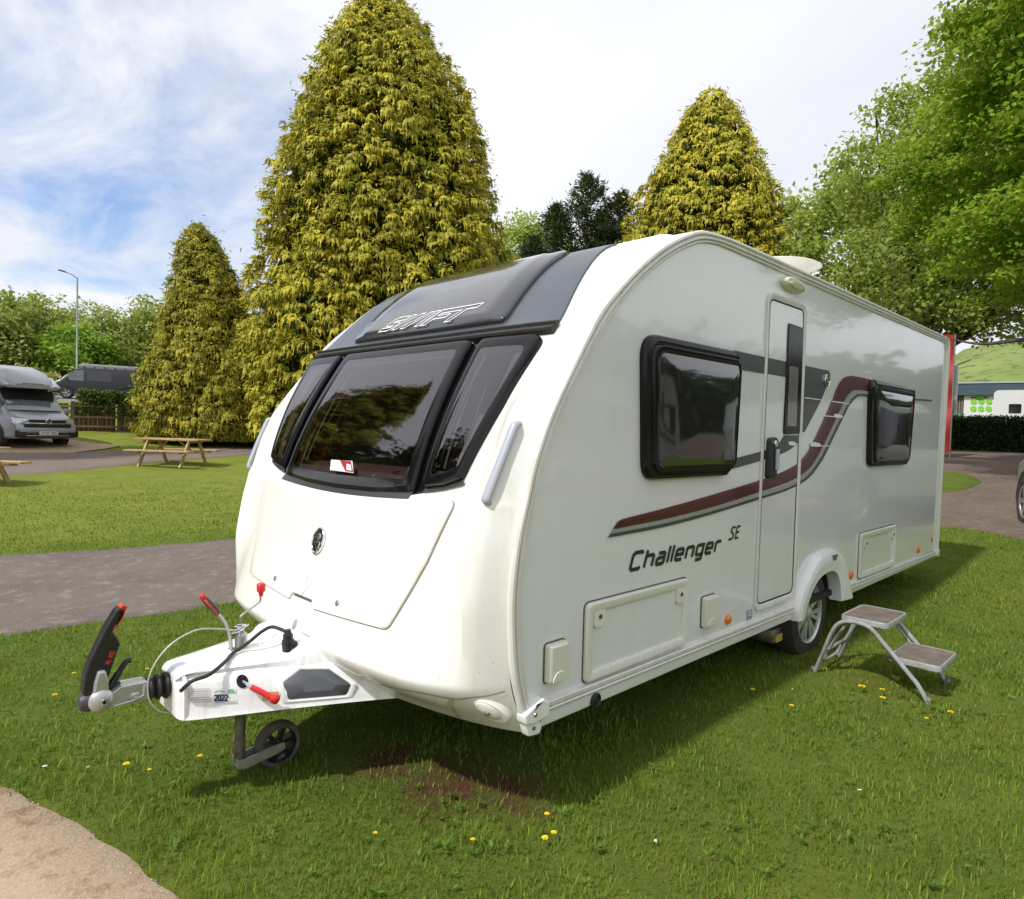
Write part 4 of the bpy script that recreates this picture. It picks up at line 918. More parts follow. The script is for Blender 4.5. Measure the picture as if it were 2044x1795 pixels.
# overrun bellows
b = MB(); pr = [(0, .030)]
for k in range(3): pr += [(.006 + k * .031, .034), (.012 + k * .031, .046 + .003 * k), (.020 + k * .031, .050 + .003 * k), (.028 + k * .031, .043 + .003 * k), (.033 + k * .031, .036)]
b.lathe(pr + [(.112, .058)], (-1.250, MID, .428), (1, 0, -.02), 26); b.obj('rubber_bellows', M_RUBBER, CARA, True)
b = MB(); b.box((-1.150, MID - .045, .33), (-1.135, MID + .045, .40)); b.obj('bellows_tail', M_RUBBER, CARA)
# coupling head
yz = lambda x, z, d: (x, MID - d, z)
b = MB(); b.prism(rpoly([(-1.375, .455), (-1.34, .475), (-1.245, .472), (-1.238, .392), (-1.36, .398), (-1.395, .415)], .006, 3), yz, -.034, .034, .006)
b.prism(rpoly([(-1.315, .425), (-1.30, .436), (-1.275, .436), (-1.275, .412), (-1.30, .408)], .006, 3), yz, .034, .042, .003)
b.tube([(-1.365, MID - .036, .402), (-1.30, MID - .040, .408), (-1.262, MID - .040, .42), (-1.258, MID - .040, .462)], .0045, 6)
b.lathe([(0, .010), (.006, .009), (.0062, .005), (.004, .002)], (-1.290, MID - .040, .424), (0, -1, 0), 12)
coup = b.obj('coupling_head', M_ALU, CARA, True)
b = MB()
for s in (-1, 1):
    b.lathe([(0, .030), (.010, .043), (.022, .044), (.034, .036), (.041, .024), (.044, .012)], (-1.410, MID + s * .018, .437), (0, s, 0), 32)
    b.prism(rpoly([(-1.438, .455), (-1.385, .455), (-1.385, .51), (-1.395, .552), (-1.420, .552), (-1.432, .51)], .010, 4), lambda x, z, d, s=s: (x, MID + s * d, z), .024, .044, .006)
b.obj('friction_pad_cover', M_ALU, coup, True)
b = MB(); b.lathe([(0, .0135), (.005, .0135), (.006, .010), (.003, .008)], (-1.405, MID - .062, .437), (0, -1, 0), 20); b.obj('pad_nut', M_CHROME, coup, True)
b = MB(); b.lathe([(0, .006), (.001, .0055)], (-1.405, MID - .0662, .437), (0, -1, 0), 6); b.obj('nut_socket', M_BLACK, coup)
b = MB(); b.lathe([(-.038, .008), (-.034, .026), (-.015, .038), (.01, .040), (.03, .036)], (-1.442, MID, .432), (1, 0, 0), 22); b.obj('soft_nose', simple('grey_soft_plastic', (.045, .045, .05), .5), coup, True)
# stabiliser handle
hp_ = [(-1.470, .47), (-1.462, .545), (-1.445, .600), (-1.412, .672), (-1.392, .715), (-1.358, .775), (-1.340, .790), (-1.322, .783), (-1.328, .765), (-1.368, .695), (-1.350, .665), (-1.341, .640), (-1.355, .60), (-1.377, .53), (-1.395, .462), (-1.43, .452)]
b = MB(); b.prism(rpoly(hp_, .008, 3), yz, -.024, .024, .006); hdl = b.obj('stabiliser_handle', M_BPLAST, coup, True)
b = MB(); b.prism(rpoly([(-1.346, .788), (-1.330, .796), (-1.318, .786), (-1.330, .752), (-1.362, .700), (-1.368, .706), (-1.338, .752), (-1.334, .770)], .003, 2), yz, -.018, .0275, .004); b.obj('handle_edging', M_REDB, hdl, True)
def on_handle(u, v, d):
    a = Vector((-1.3835, .566)); dr = Vector((.37, .93)).normalized(); up = Vector((-dr.y, dr.x)); p = a + dr * u + up * v; return (p.x, MID - d, p.y)
g, _ = glyphs('AL-KO', .004, -.002, .0155, .0, .24, .20, on_handle, .0252, .98); g.obj('lettering', M_REDB, hdl)
b = MB(); b.tube(smoothline([(-1.385, MID, .462), (-1.368, MID, .478), (-1.345, MID, .512), (-1.325, MID, .545), (-1.312, MID, .560), (-1.298, MID, .560)], 18), [.014] * 8 + [.0105] * 10, 10); b.tube([(-1.38, MID, .468), (-1.335, MID, .478)], [.013, .008], 8); b.obj('coupling_lever', M_BPLAST, coup, True)
# jockey wheel assembly
JX = -.852; JY = MID
b = MB(); b.tube([(JX, JY, -.005), (JX, JY, .32)], .0235, 16); jw = b.obj('jockey_post', M_RUSTY, CARA, True)
b = MB(); b.tube([(JX, JY, .40), (JX, JY, .568), (JX, JY, .580), (JX, JY, .590)], [.0265, .0265, .024, .014], 20); b.lathe([(0, .013), (.012, .013), (.012, .009), (.030, .008)], (JX, JY, .588), (0, 0, 1), 12); b.obj('jockey_tube', M_STEEL, CARA, True)
b = MB(); b.prism(rpoly([(-.05, -.035), (.05, -.045), (.062, 0), (.05, .045), (-.05, .035)], .012, 3), lambda x, y, d: (JX + x, JY + y, d), .5095, .5145, .001); b.obj('clamp_plate', simple('pinkish_gasket', (.30, .27, .27), .5), CARA)
# fork: strap bent back to the hub
HUB = Vector((-.672, JY, .020))
b = MB()
for s in (-1, 1):
    y = JY + s * .036
    b.prism(rpoly([(-.872, -.022), (-.835, -.028), (-.70, -.010), (-.650, .004), (-.655, .036), (-.70, .034), (-.83, .018), (-.872, .018)], .008, 3), lambda x, z, d, y=y: (x, y - d, z), -.003, .003)
b.box((-.874, JY - .036, -.02), (-.866, JY + .036, .016)); b.tube([HUB + Vector((0, -.045, 0)), HUB + Vector((0, .045, 0))], .009, 10); fork = b.obj('wheel_fork', M_ALU, jw)
b = MB(); R = .108; b.lathe([(-.028, R * .74), (-.030, R * .90), (-.024, R * .97), (-.010, R), (.010, R), (.024, R * .97), (.030, R * .90), (.028, R * .74)], HUB, (0, -1, 0), 36)
b.f = [f for f in b.f if len(f) == 4]; jt = b.obj('jockey_tyre', M_OLDTYRE, jw, True)
b = MB(); b.lathe([(.026, R * .76), (.012, R * .70), (-.012, R * .70), (-.026, R * .76)], HUB, (0, -1, 0), 36); b.f = [f for f in b.f if len(f) == 4]
for k in range(6):
    an = k * math.pi / 3 + .2; d_ = Vector((math.cos(an), 0, math.sin(an))); n_ = Vector((-d_.z, 0, d_.x))
    q = [HUB + d_ * .018 + n_ * .008, HUB + d_ * .018 - n_ * .008, HUB + d_ * R * .74 - n_ * .013, HUB + d_ * R * .74 + n_ * .013]
    b.add([p + Vector((0, -.014, 0)) for p in q] + [p + Vector((0, .014, 0)) for p in q], [(0, 1, 2, 3), (7, 6, 5, 4), (0, 4, 5, 1), (2, 6, 7, 3), (1, 5, 6, 2), (3, 7, 4, 0)])
b.lathe([(.028, .012), (.028, .022), (-.028, .022), (-.028, .012)], HUB, (0, -1, 0), 18); b.obj('jockey_rim', M_BPLAST, jw, True)
# crank, handbrake, cables
b = MB(); b.tube(smoothline([(JX - .004, JY, .60), (JX - .006, JY, .640), (JX + .004, JY, .664), (JX + .075, JY, .705), (JX + .086, JY, .722), (JX + .088, JY, .745)], 30), .0048, 8); b.obj('crank_handle', M_STEEL, CARA, True)
b = MB(); b.lathe([(0, .010), (.018, .012), (.022, .020), (.050, .021), (.058, .016), (.060, .006)], (JX + .088, JY, .737), (0, 0, 1), 8); b.obj('crank_knob', M_RED, CARA, True, math.radians(50))
b = MB(); b.tube(smoothline([(-.893, MID + .01, .500), (-.900, MID + .01, .58), (-.922, MID + .01, .640), (-.955, MID + .01, .690)], 14), [.013] * 14, 8, True, (1.0, .55)); br = b.obj('handbrake_lever', M_ALU, CARA, True)
b = MB(); b.tube([(-.953, MID + .01, .686), (-.99, MID + .01, .735), (-1.018, MID + .01, .770)], [.014, .015, .013], 10); b.obj('handbrake_grip', M_BPLAST, CARA, True)
b = MB(); b.tube([(-.960, MID - .004, .688), (-1.015, MID - .004, .760)], .006, 6); b.tube([(-1.010, MID + .01, .762), (-1.026, MID + .01, .782)], [.015, .013], 10); b.obj('grip_insert', M_REDB, CARA, True)
b = MB(); b.tube(smoothline([(JX - .006, JY - .028, .610), (-.90, JY - .035, .612), (-.925, JY - .03, .620), (-1.031, JY - .04, .646), (-1.100, JY - .05, .640), (-1.165, JY - .05, .608), (-1.215, JY - .05, .556), (-1.243, JY - .052, .500), (-1.250, JY - .052, .447), (-1.240, JY - .052, .390), (-1.205, JY - .04, .34), (-1.150, JY - .03, .308)], 70), .0032, 7); b.obj('breakaway_cable', simple('plastic_coated_wire', (.55, .56, .52), .35, metal=.3), CARA, True)
b = MB()
for k in range(3):
    zc = .604 + k * .006; b.tube([(JX + .022 * math.cos(a) - .005, JY + .022 * math.sin(a), zc + .012 * math.cos(a + k)) for a in np.linspace(0, 6.283, 24)], .0030, 6)
b.tube([(JX - .03, JY - .02, .606), (JX - .06, JY - .03, .595), (JX - .03, JY - .035, .600), (JX + .02, JY - .03, .625)], .0032, 6); b.obj('cable_clip', M_CHROME, CARA, True)
b = MB(); b.tube(smoothline([(-1.15, 1.03, .435), (-1.118, .996, .478), (-1.055, .985, .492), (-.976, 1.025, .516), (-.921, 1.085, .523), (-.875, 1.105, .535), (-.845, 1.085, .562), (-.798, 1.07, .600), (-.762, 1.055, .617), (-.738, 1.02, .612), (-.722, .995, .60), (-.714, .99, .58)], 60), .0078, 10); b.obj('electric_cable', M_RUBBER, CARA, True)
b = MB(); b.lathe([(0, .012), (.02, .017), (.022, .022), (.045, .022), (.047, .027), (.07, .028), (.095, .026)], (-.714, .990, .612), (.03, 0, -1), 18); b.box((-.715, .955, .530), (-.680, .992, .562), .01); b.obj('trailer_plug', M_BPLAST, CARA, True)

# ------------------------------------------------------------------ folding step beside the caravan
def step_stool():
    t = thing('step_stool', (2.58, -.48, 0), 'grey folding two step stool with brown rubber treads on the grass beside the caravan wheel', 'step stool')
    MS = simple('grey_painted_tube', (.30, .31, .325), .38, var=.25, nscale=16, dirt=(.22, .20, .17)); MT = simple('brown_rubber_tread', (.105, .088, .074), .9, var=.45, nscale=9, dirt=(.17, .135, .105), bump=.4)
    def plate(x0, x1, y0, y1, z, label=None):
        o = rpoly([(x0, y0), (x1, y0), (x1, y1), (x0, y1)], .045, 6); mp = lambda x, y, d: (x, y, z + d)
        i = inset(o, .016)
        b = MB(); b.ring(o, i, mp, [(1, -.006), (0, -.030), (0, -.002), (.2, .003), (.7, .003), (1, -.001)]); b.prism(inset(o, .003), mp, -.026, -.004); p = b.obj('step', MS, t, True)
        b = MB(); b.prism(i, mp, -.001, .0012); tr = b.obj('tread', MT, p)
    plate(2.375, 2.79, -.565, -.285, .405); plate(2.395, 2.80, -.845, -.560, .213)
    for x in (2.368, 2.805):
        b = MB(); b.tube(smoothline([(x, -.150, .005), (x, -.195, .14), (x, -.245, .285), (x, -.285, .350), (x, -.345, .378), (x, -.43, .378), (x, -.485, .352), (x, -.54, .295), (x, -.70, .13), (x, -.74, .085), (x, -.795, -.005)], 44), .0135, 10, True, (1.0, 1.35)); b.obj('side_frame', MS, t, True)
    b = MB(); b.tube([(2.368, -.20, .15), (2.805, -.20, .15)], .011, 8); b.obj('cross_tube', MS, t, True)
    b = MB(); b.tube(smoothline([(2.44, -.33, .375), (2.44, -.25, .24), (2.45, -.19, .12), (2.48, -.165, .06), (2.69, -.165, .06), (2.72, -.19, .12), (2.73, -.25, .24), (2.73, -.33, .375)], 40), .010, 8); b.obj('folding_brace', MS, t, True)
    for x in (2.392, 2.782):
        b = MB(); b.tube([(x, -.60, .20), (x, -.45, .37)], .008, 6); b.obj('link_bar', MS, t)
    for x in (2.368, 2.805):
        for y in (-.150, -.795):
            b = MB(); b.tube([(x, y, -.012), (x, y + (.012 if y > -.5 else -.0), .035)], .017, 10); b.obj('rubber_foot', M_RUSTY, t, True)
step_stool()
# ------------------------------------------------------------------ vegetation
def leaf_mat(name, ca, cb, cc=None, trans=.25, nsc=1.2, rough=.6):
    m = bpy.data.materials.new(name); m.use_nodes = True; t = m.node_tree; b = t.nodes['Principled BSDF']; out = t.nodes['Material Output']
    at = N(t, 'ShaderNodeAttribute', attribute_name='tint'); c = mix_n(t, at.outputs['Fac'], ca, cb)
    if cc: c = mix_n(t, ramp_n(t, noise_t(t, nsc, 3, .5), [(.45, 0.), (.65, .6)]), c, cc)
    t.links.new(c, b.inputs['Base Color']); b.inputs['Roughness'].default_value = rough; b.inputs['Specular IOR Level'].default_value = .2
    tl = N(t, 'ShaderNodeBsdfTranslucent'); t.links.new(mix_n(t, .5, c, (.20, .26, .02)), tl.inputs[0])
    mx = N(t, 'ShaderNodeMixShader'); mx.inputs[0].default_value = trans; t.links.new(b.outputs[0], mx.inputs[1]); t.links.new(tl.outputs[0], mx.inputs[2]); t.links.new(mx.outputs[0], out.inputs[0])
    return m
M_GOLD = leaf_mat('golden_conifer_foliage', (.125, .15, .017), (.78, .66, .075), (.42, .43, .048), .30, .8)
M_GOLD2 = leaf_mat('dull_gold_conifer_foliage', (.12, .14, .018), (.62, .53, .065), (.34, .35, .042), .28, .8)  # duller gold for the small conifer
M_DARKC = leaf_mat('dark_conifer_foliage', (.018, .032, .012), (.060, .075, .030), None, .12)
M_SYC = leaf_mat('fresh_sycamore_leaves', (.16, .28, .022), (.42, .58, .06), (.26, .42, .03), .52, .5)
M_ASH = leaf_mat('pale_green_leaves', (.28, .38, .07), (.55, .64, .17), (.44, .50, .12), .55, .35)
M_FAR1 = leaf_mat('spring_tree_leaves', (.27, .33, .07), (.52, .58, .17), (.44, .42, .14), .5, .2)
M_FAR2 = leaf_mat('bright_spring_leaves', (.18, .34, .04), (.42, .60, .09), None, .48, .2)
M_HEDGE = leaf_mat('hedge_leaves', (.018, .034, .010), (.050, .085, .022), None, .15)
M_IVY = leaf_mat('ivy_leaves', (.035, .065, .012), (.10, .17, .03), None, .2)
M_BARK = simple('grey_brown_bark', (.10, .080, .060), .9, var=.5, nscale=9, bump=.6, bscale=22)
M_INNER = simple('old_inner_foliage_shade', (.045, .052, .014), .95, var=.5, nscale=3, spec=0.)  # old foliage, darkened so gaps between sprays carry painted shade
rng = np.random.default_rng(7)
def unit(v): return v / np.maximum(np.linalg.norm(v, axis=-1, keepdims=True), 1e-9)
def conifer(name, base, H, R, n, mat, label, seed, spray=.62, prof=None, face=230, lean=(0, 0), gold=.5, fingers=12):
    g = np.random.default_rng(seed); t = thing(name, base, label, 'tree')
    prof = prof or [(0, .86), (.06, .96), (.18, 1.0), (.35, .90), (.55, .74), (.72, .55), (.85, .36), (.94, .19), (1.0, .03)]
    ph = np.array([p[0] for p in prof]); pr = np.array([p[1] for p in prof]) * R
    # height samples weighted by circumference
    hh = np.linspace(.01, .995, 400); w = np.interp(hh, ph, pr) + .12 * R; cdf = np.cumsum(w); cdf /= cdf[-1]
    h = np.interp(g.random(n), cdf, hh)
    toc = math.atan2(CAM_P.y - base[1], CAM_P.x - base[0]); a = toc + np.radians(np.clip(g.normal(0, face * .33, n), -face / 2, face / 2))
    # lumpy outline: big boughs
    def lump(a_, h_): return 1 + .05 * np.sin(3 * a_ + 7 * h_ + seed) + .045 * np.sin(7 * a_ - 13 * h_ + seed * 2) + .04 * np.sin(19 * h_ + 5 * a_ + 2 * np.sin(3 * a_)) + .028 * np.sin(31 * h_ - 11 * a_ + seed)
    lay = g.choice([1.0, .93, .86], n, p=[.62, .25, .13])
    r = np.interp(h, ph, pr) * lump(a, h) * lay * g.uniform(.93, 1.06, n) * np.where(g.random(n) < .03, 1.05, 1.0)
    cx = r * np.cos(a) + lean[0] * h ** 2; cy = r * np.sin(a) + lean[1] * h ** 2; cz = h * H
    out = np.c_[np.cos(a), np.sin(a), np.zeros(n)]; tan = np.c_[-np.sin(a), np.cos(a), np.zeros(n)]; up = np.array([0, 0, 1.])
    yaw = g.normal(0, .38, n); d = unit(out * np.cos(yaw)[:, None] + tan * np.sin(yaw)[:, None]); s = unit(np.cross(np.tile(up, (n, 1)), d))
    roll = g.normal(0, .28, n); s = unit(s + up * roll[:, None])
    L = spray * g.uniform(.5, 1.45, n) * (1 - .35 * h); rise = g.uniform(.0, .62, n)
    sprayt = np.clip(g.normal(gold, .22, n), .05, .95)
    V = []; T = []; K = fingers; seg = 3
    for k in range(K):
        u = (k - (K - 1) / 2) / ((K - 1) / 2)                      # -1..1 across the fan
        ang = u * 1.0 + g.normal(0, .12, n); fl = L * (1 - .28 * u * u) * g.uniform(.75, 1.15, n)
        dd = d * np.cos(ang)[:, None] + s * np.sin(ang)[:, None]
        droop = g.uniform(.55, 1.0, n) * (.9 + .35 * abs(u)); start = .06 * L
        ws = fl * g.uniform(.030, .056, n)
        pts = []
        for q in range(seg + 1):
            x = q / seg
            p = np.c_[cx, cy, cz] - d * (L * .38)[:, None] + dd * (fl * (x - .30 * x ** 3) )[:, None] + up * ((rise * x - droop * x ** 2.3) * fl)[:, None]
            pts.append(p)
        for q in range(seg):
            x = q / seg; w0 = ws * (1.0 if q else .6); w1 = ws * (1.05 if q < seg - 1 else .25)
            sd_ = unit(np.cross(pts[q + 1] - pts[q], np.tile(up, (n, 1))) + 1e-4)
            tw = g.normal(0, .35, n)[:, None] * up
            a0 = pts[q] - (sd_ + tw) * w0[:, None]; a1 = pts[q] + (sd_ + tw) * w0[:, None]
            b0 = pts[q + 1] - (sd_ + tw) * w1[:, None]; b1 = pts[q + 1] + (sd_ + tw) * w1[:, None]
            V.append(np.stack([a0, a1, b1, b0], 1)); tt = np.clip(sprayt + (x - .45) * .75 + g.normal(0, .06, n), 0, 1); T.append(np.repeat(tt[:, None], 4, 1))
            # side leaflets, pointing down and out
            if q >= 1:
                for sg in (-1, 1):
                    l0 = pts[q] + sd_ * (w0 * sg * .8)[:, None]; tip = l0 + (sd_ * sg * .9 + unit(pts[q + 1] - pts[q]) * .6 - up * .55) * (ws * 2.3)[:, None]
                    l1 = pts[q] * .45 + pts[q + 1] * .55 + sd_ * (w1 * sg * .5)[:, None]; V.append(np.stack([l0, tip, tip * .35 + l1 * .65, l1], 1)); T.append(np.repeat(tt[:, None], 4, 1) + .04)
    # loose tips between the fans, fine and ragged
    k = 9; q = np.repeat(np.arange(n), k); m_ = len(q); ctr = np.c_[cx, cy, cz][q] + d[q] * g.uniform(-.3, .32, (m_, 1)) * L[q][:, None] + s[q] * g.normal(0, .45, (m_, 1)) * L[q][:, None] + up * g.normal(-.10, .22, (m_, 1)) * L[q][:, None]
    dv = unit(d[q] * .8 + g.normal(size=(m_, 3)) * .55 - up * .55); sv = unit(np.cross(dv, g.normal(size=(m_, 3)))); l_ = (spray * g.uniform(.14, .34, m_))[:, None]
    V.append(np.stack([ctr - sv * l_ * .10, ctr + sv * l_ * .10, ctr + dv * l_ + sv * l_ * .14, ctr + dv * l_ - sv * l_ * .14], 1)); T.append(np.repeat(np.clip(sprayt[q] + g.normal(.05, .25, m_), 0, 1)[:, None], 4, 1))
    V = np.concatenate(V).reshape(-1, 3); T = np.clip(np.concatenate(T).reshape(-1), 0, 1); F = np.arange(len(V)).reshape(-1, 4)
    V = V + np.array(base)
    V[:, 2] = np.maximum(V[:, 2], base[2] + .02 + .0 * V[:, 2])
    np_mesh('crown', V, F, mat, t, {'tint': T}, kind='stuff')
    # inner mass of old foliage, coloured dark for the shaded gaps, and trunk
    na, nh = 48, 60; A, Hh = np.meshgrid(np.linspace(0, 2 * np.pi, na, endpoint=False), np.linspace(.0, .99, nh), indexing='ij')
    rr = np.interp(Hh, ph, pr) * lump(A, Hh) * .84 - .08; rr = np.maximum(rr, .02) * (1 + .05 * np.sin(23 * A + 31 * Hh))
    V = np.c_[(rr * np.cos(A) + lean[0] * Hh ** 2).ravel(), (rr * np.sin(A) + lean[1] * Hh ** 2).ravel(), (Hh * H * .985).ravel()] + np.array(base)
    i, j = np.meshgrid(np.arange(na), np.arange(nh - 1), indexing='ij'); i2 = (i + 1) % na
    F = np.stack([i * nh + j, i2 * nh + j, i2 * nh + j + 1, i * nh + j + 1], -1).reshape(-1, 4)
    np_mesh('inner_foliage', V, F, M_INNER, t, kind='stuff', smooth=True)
    b = MB(); b.tube([(base[0], base[1], base[2] - .3), (base[0] + lean[0] * .3, base[1] + lean[1] * .3, base[2] + H * .6)], [R * .07, R * .03], 8); b.obj('trunk', M_BARK, t, True)
    return t
def leaf_cloud(centers, radii, per, size, g, flat=.45, upb=.7, tint_c=None, jag=True):
    "leaves as bent quads scattered in flattened ellipsoids; centers (n,3), radii (n,)"
    n = len(centers); N_ = n * per; c = np.repeat(centers, per, 0); r = np.repeat(radii, per)[:, None]
    p = unit(g.normal(size=(N_, 3))) * (g.random((N_, 1)) ** .45); p[:, 2] *= flat; c = c + p * r
    nrm = unit(g.normal(size=(N_, 3)) + np.array([0, 0, upb * 1.6]) + p * .8); a = unit(np.cross(nrm, g.normal(size=(N_, 3)))); b_ = np.cross(nrm, a)
    s = size * g.uniform(.6, 1.3, (N_, 1)); bend = nrm * s * .25
    V = np.stack([c - a * s, c - b_ * s * .62 + bend * .3, c + a * s - bend, c + b_ * s * .62 + bend * .3], 1).reshape(-1, 3)
    tc = np.repeat(g.random(n) if tint_c is None else tint_c, per); T = np.clip(tc + g.normal(0, .22, N_), 0, 1); return V, np.repeat(T, 4)
def broadleaf(name, base, label, seed, H, crown_c, crown_r, ncl, per, leaf, clr, mat, trunk_r, cat='tree', group=None, local=False, shape=None, limbs=9, thin=1.0, flat=.42, shell=.62, zmin=None):
    g = np.random.default_rng(seed); rnd = random.Random(seed); t = thing(name, base, label, cat, group, 0.0 if local else None); off = np.array((0, 0, 0.)) if local else np.array(base)
    cc = np.array(crown_c, float); cr = np.array(crown_r, float)
    P = unit(g.normal(size=(ncl * 3, 3))) * (g.random((ncl * 3, 1)) ** (1 / 3.)) 
    rad = np.linalg.norm(P, axis=1); keep = (rad > shell) | (g.random(len(P)) < .30); P = P[keep][:ncl]
    lob = 1 + .16 * np.sin(4 * np.arctan2(P[:, 1], P[:, 0]) + 3 * P[:, 2] + seed) + .12 * np.sin(7 * P[:, 2] + 5 * P[:, 0] + seed)
    C = cc + P * cr * lob[:, None]
    if zmin is not None: C = C[C[:, 2] > zmin + .25 * g.random(len(C))]
    V, T = leaf_cloud(C, clr * g.uniform(.6, 1.3, len(C)), per, leaf, g, flat)
    b = MB(); root = np.array([0, 0, -.3]); fork = np.array([cc[0] * .4, cc[1] * .4, max(cc[2] - cr[2] * .75, H * .18)])
    b.tube([tuple(off + root), tuple(off + fork * .5 + [.1 * trunk_r, 0, 0]), tuple(off + fork)], [trunk_r * 1.15, trunk_r * .9, trunk_r * .7], 10); b.obj('trunk', M_BARK, t, True)
    b = MB()
    for k in range(limbs):
        tgt = C[rnd.randrange(len(C))]; s0 = fork * (1 - .25 * rnd.random()); m1 = s0 * .55 + tgt * .45 + np.array([rnd.uniform(-.4, .4), rnd.uniform(-.4, .4), rnd.uniform(.0, .8)]) * cr[2] * .12
        pts = smoothline([tuple(off + s0), tuple(off + m1), tuple(off + tgt)], 8); b.tube(pts, list(np.linspace(trunk_r * .45, trunk_r * .06, 8)), 6)
        for q in range(4):
            i = rnd.randrange(3, 8); tg = C[np.argmin(np.linalg.norm(C - (np.array(pts[i]) - off) - g.normal(size=3) * clr * 1.5, axis=1))]
            b.tube([pts[i], tuple((np.array(pts[i]) + off + tg) / 2 + [0, 0, .05 * cr[2]]), tuple(off + tg)], [trunk_r * .12, trunk_r * .07, trunk_r * .03], 5)
    b.obj('limbs', M_BARK, t, True)
    np_mesh('crown', V + off, np.arange(len(V)).reshape(-1, 4), mat, t, {'tint': T}, kind='stuff')
    return t
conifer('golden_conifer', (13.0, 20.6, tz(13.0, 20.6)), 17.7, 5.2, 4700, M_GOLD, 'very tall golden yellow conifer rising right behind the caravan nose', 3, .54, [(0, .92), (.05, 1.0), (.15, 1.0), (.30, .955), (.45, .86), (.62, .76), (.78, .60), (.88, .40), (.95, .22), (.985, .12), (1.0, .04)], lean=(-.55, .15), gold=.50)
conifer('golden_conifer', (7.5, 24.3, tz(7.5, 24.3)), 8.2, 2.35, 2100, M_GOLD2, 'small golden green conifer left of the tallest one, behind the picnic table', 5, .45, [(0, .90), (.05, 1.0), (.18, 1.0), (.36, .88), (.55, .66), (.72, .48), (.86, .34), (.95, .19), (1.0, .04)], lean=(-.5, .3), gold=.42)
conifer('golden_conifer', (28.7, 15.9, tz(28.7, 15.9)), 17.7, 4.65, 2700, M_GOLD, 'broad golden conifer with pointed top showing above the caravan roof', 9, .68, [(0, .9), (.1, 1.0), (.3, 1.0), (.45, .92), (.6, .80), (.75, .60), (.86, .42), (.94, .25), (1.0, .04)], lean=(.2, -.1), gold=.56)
def dark_conifer():
    base = (30.6, 25.2, tz(30.6, 25.2)); t = thing('dark_conifer', base, 'dark green ragged conifer between the two big golden ones above the roof', 'tree'); g = np.random.default_rng(12); V = []; T = []
    b = MB(); rnd = random.Random(4)
    for (ox, oy, H, R) in ((0, 0, 15.3, 3.5), (1.3, -1.6, 14.3, 2.9), (-1.3, 1.4, 13.4, 3.0), (-2.3, 2.4, 11.4, 2.3), (.5, -.8, 13.0, 3.2)):
        b.tube([(base[0] + ox, base[1] + oy, base[2]), (base[0] + ox, base[1] + oy, base[2] + H)], [.16, .03], 6)
        for k in range(230):
            f = g.random() ** .8; z = H * (.25 + .75 * f); r = R * (1.05 - f) ** .75 * (1.0 if f < .93 else .5) + .12; a = g.uniform(0, 6.283); up_ = .35 + .4 * g.random()
            n = 46; x = g.random(n) ** .8; dirv = np.array([math.cos(a), math.sin(a), up_]); c = np.array([base[0] + ox, base[1] + oy, base[2] + z]) + dirv * (x * r)[:, None] + g.normal(size=(n, 3)) * (.10 + .05 * x[:, None])
            d = unit(dirv + g.normal(size=(n, 3)) * .55); s = unit(np.cross(d, g.normal(size=(n, 3)))); l = g.uniform(.12, .26, (n, 1)); V.append(np.stack([c - s * l * .2, c + s * l * .2, c + d * l + s * .01, c + d * l - s * .01], 1)); T.append(np.repeat(np.clip(.3 + .5 * x + g.normal(0, .2, n), 0, 1), 4))
    b.obj('trunk', M_BARK, t)
    V = np.concatenate(V).reshape(-1, 3); np_mesh('crown', V, np.arange(len(V)).reshape(-1, 4), M_DARKC, t, {'tint': np.concatenate(T)}, kind='stuff')
dark_conifer()
broadleaf('sycamore_tree', (15.6, -1.6, tz(15.6, -1.6)), 'large bright green sycamore overhanging the rear end of the caravan', 21, 13, (-.3, -.1, 7.4), (4.1, 4.3, 5.1), 880, 220, .062, .78, M_SYC, .30, limbs=16, flat=.36, shell=.66, zmin=3.7)
SY = [o for o in SC.collection.objects if o.name.startswith('sycamore_tree')][0]
for L_ in ([(15.0, -1.5, 2.2), (14.3, -.5, 3.2), (14.0, .35, 3.75), (13.7, 1.0, 4.25)], [(14.2, -.3, 3.35), (13.8, .4, 3.5), (13.6, 1.1, 3.45), (13.4, 1.7, 3.6)]):
    b = MB(); b.tube(smoothline(L_, 20), list(np.linspace(.065, .010, 20)), 7); b.obj('limb', M_BARK, SY, True)
broadleaf('ash_tree', (24.0, 6.2, tz(24.0, 6.2)), 'tall feathery pale green tree standing behind the bright green sycamore', 31, 16, (1.3, -3.2, 8.2), (4.1, 4.2, 6.4), 440, 130, .10, .95, M_ASH, .26, limbs=18, flat=.6, shell=.5, zmin=4.0)
broadleaf('young_tree', (33.0, 33.0, tz(33, 33)), 'light green tree just showing right of the tallest golden conifer', 41, 14, (0, 0, 9.2), (3.2, 3.4, 5.6), 170, 110, .13, 1.0, M_ASH, .2, limbs=8, flat=.7)
broadleaf('young_tree', (31.7, 10.4, tz(31.7, 10.4)), 'light green tree crowding the right flank of the broad golden conifer', 43, 14, (0, 0, 7.6), (4.4, 4.4, 5.2), 300, 110, .13, 1.0, M_ASH, .2, limbs=8, flat=.7)
conifer('golden_conifer', (-7.6, 22.5, tz(-7.6, 22.5)), 17.5, 3.6, 620, M_GOLD, 'golden conifer left of the picture, mirrored in the big front window', 15, 1.0, gold=.5)
broadleaf('dark_tree', (-12.5, 17.0, tz(-12.5, 17)), 'dark leafy tree left of the picture, mirrored in the left front window', 61, 12, (0, 0, 6.6), (4.2, 4.2, 5.6), 260, 40, .22, 1.2, M_HEDGE, .2, limbs=6)
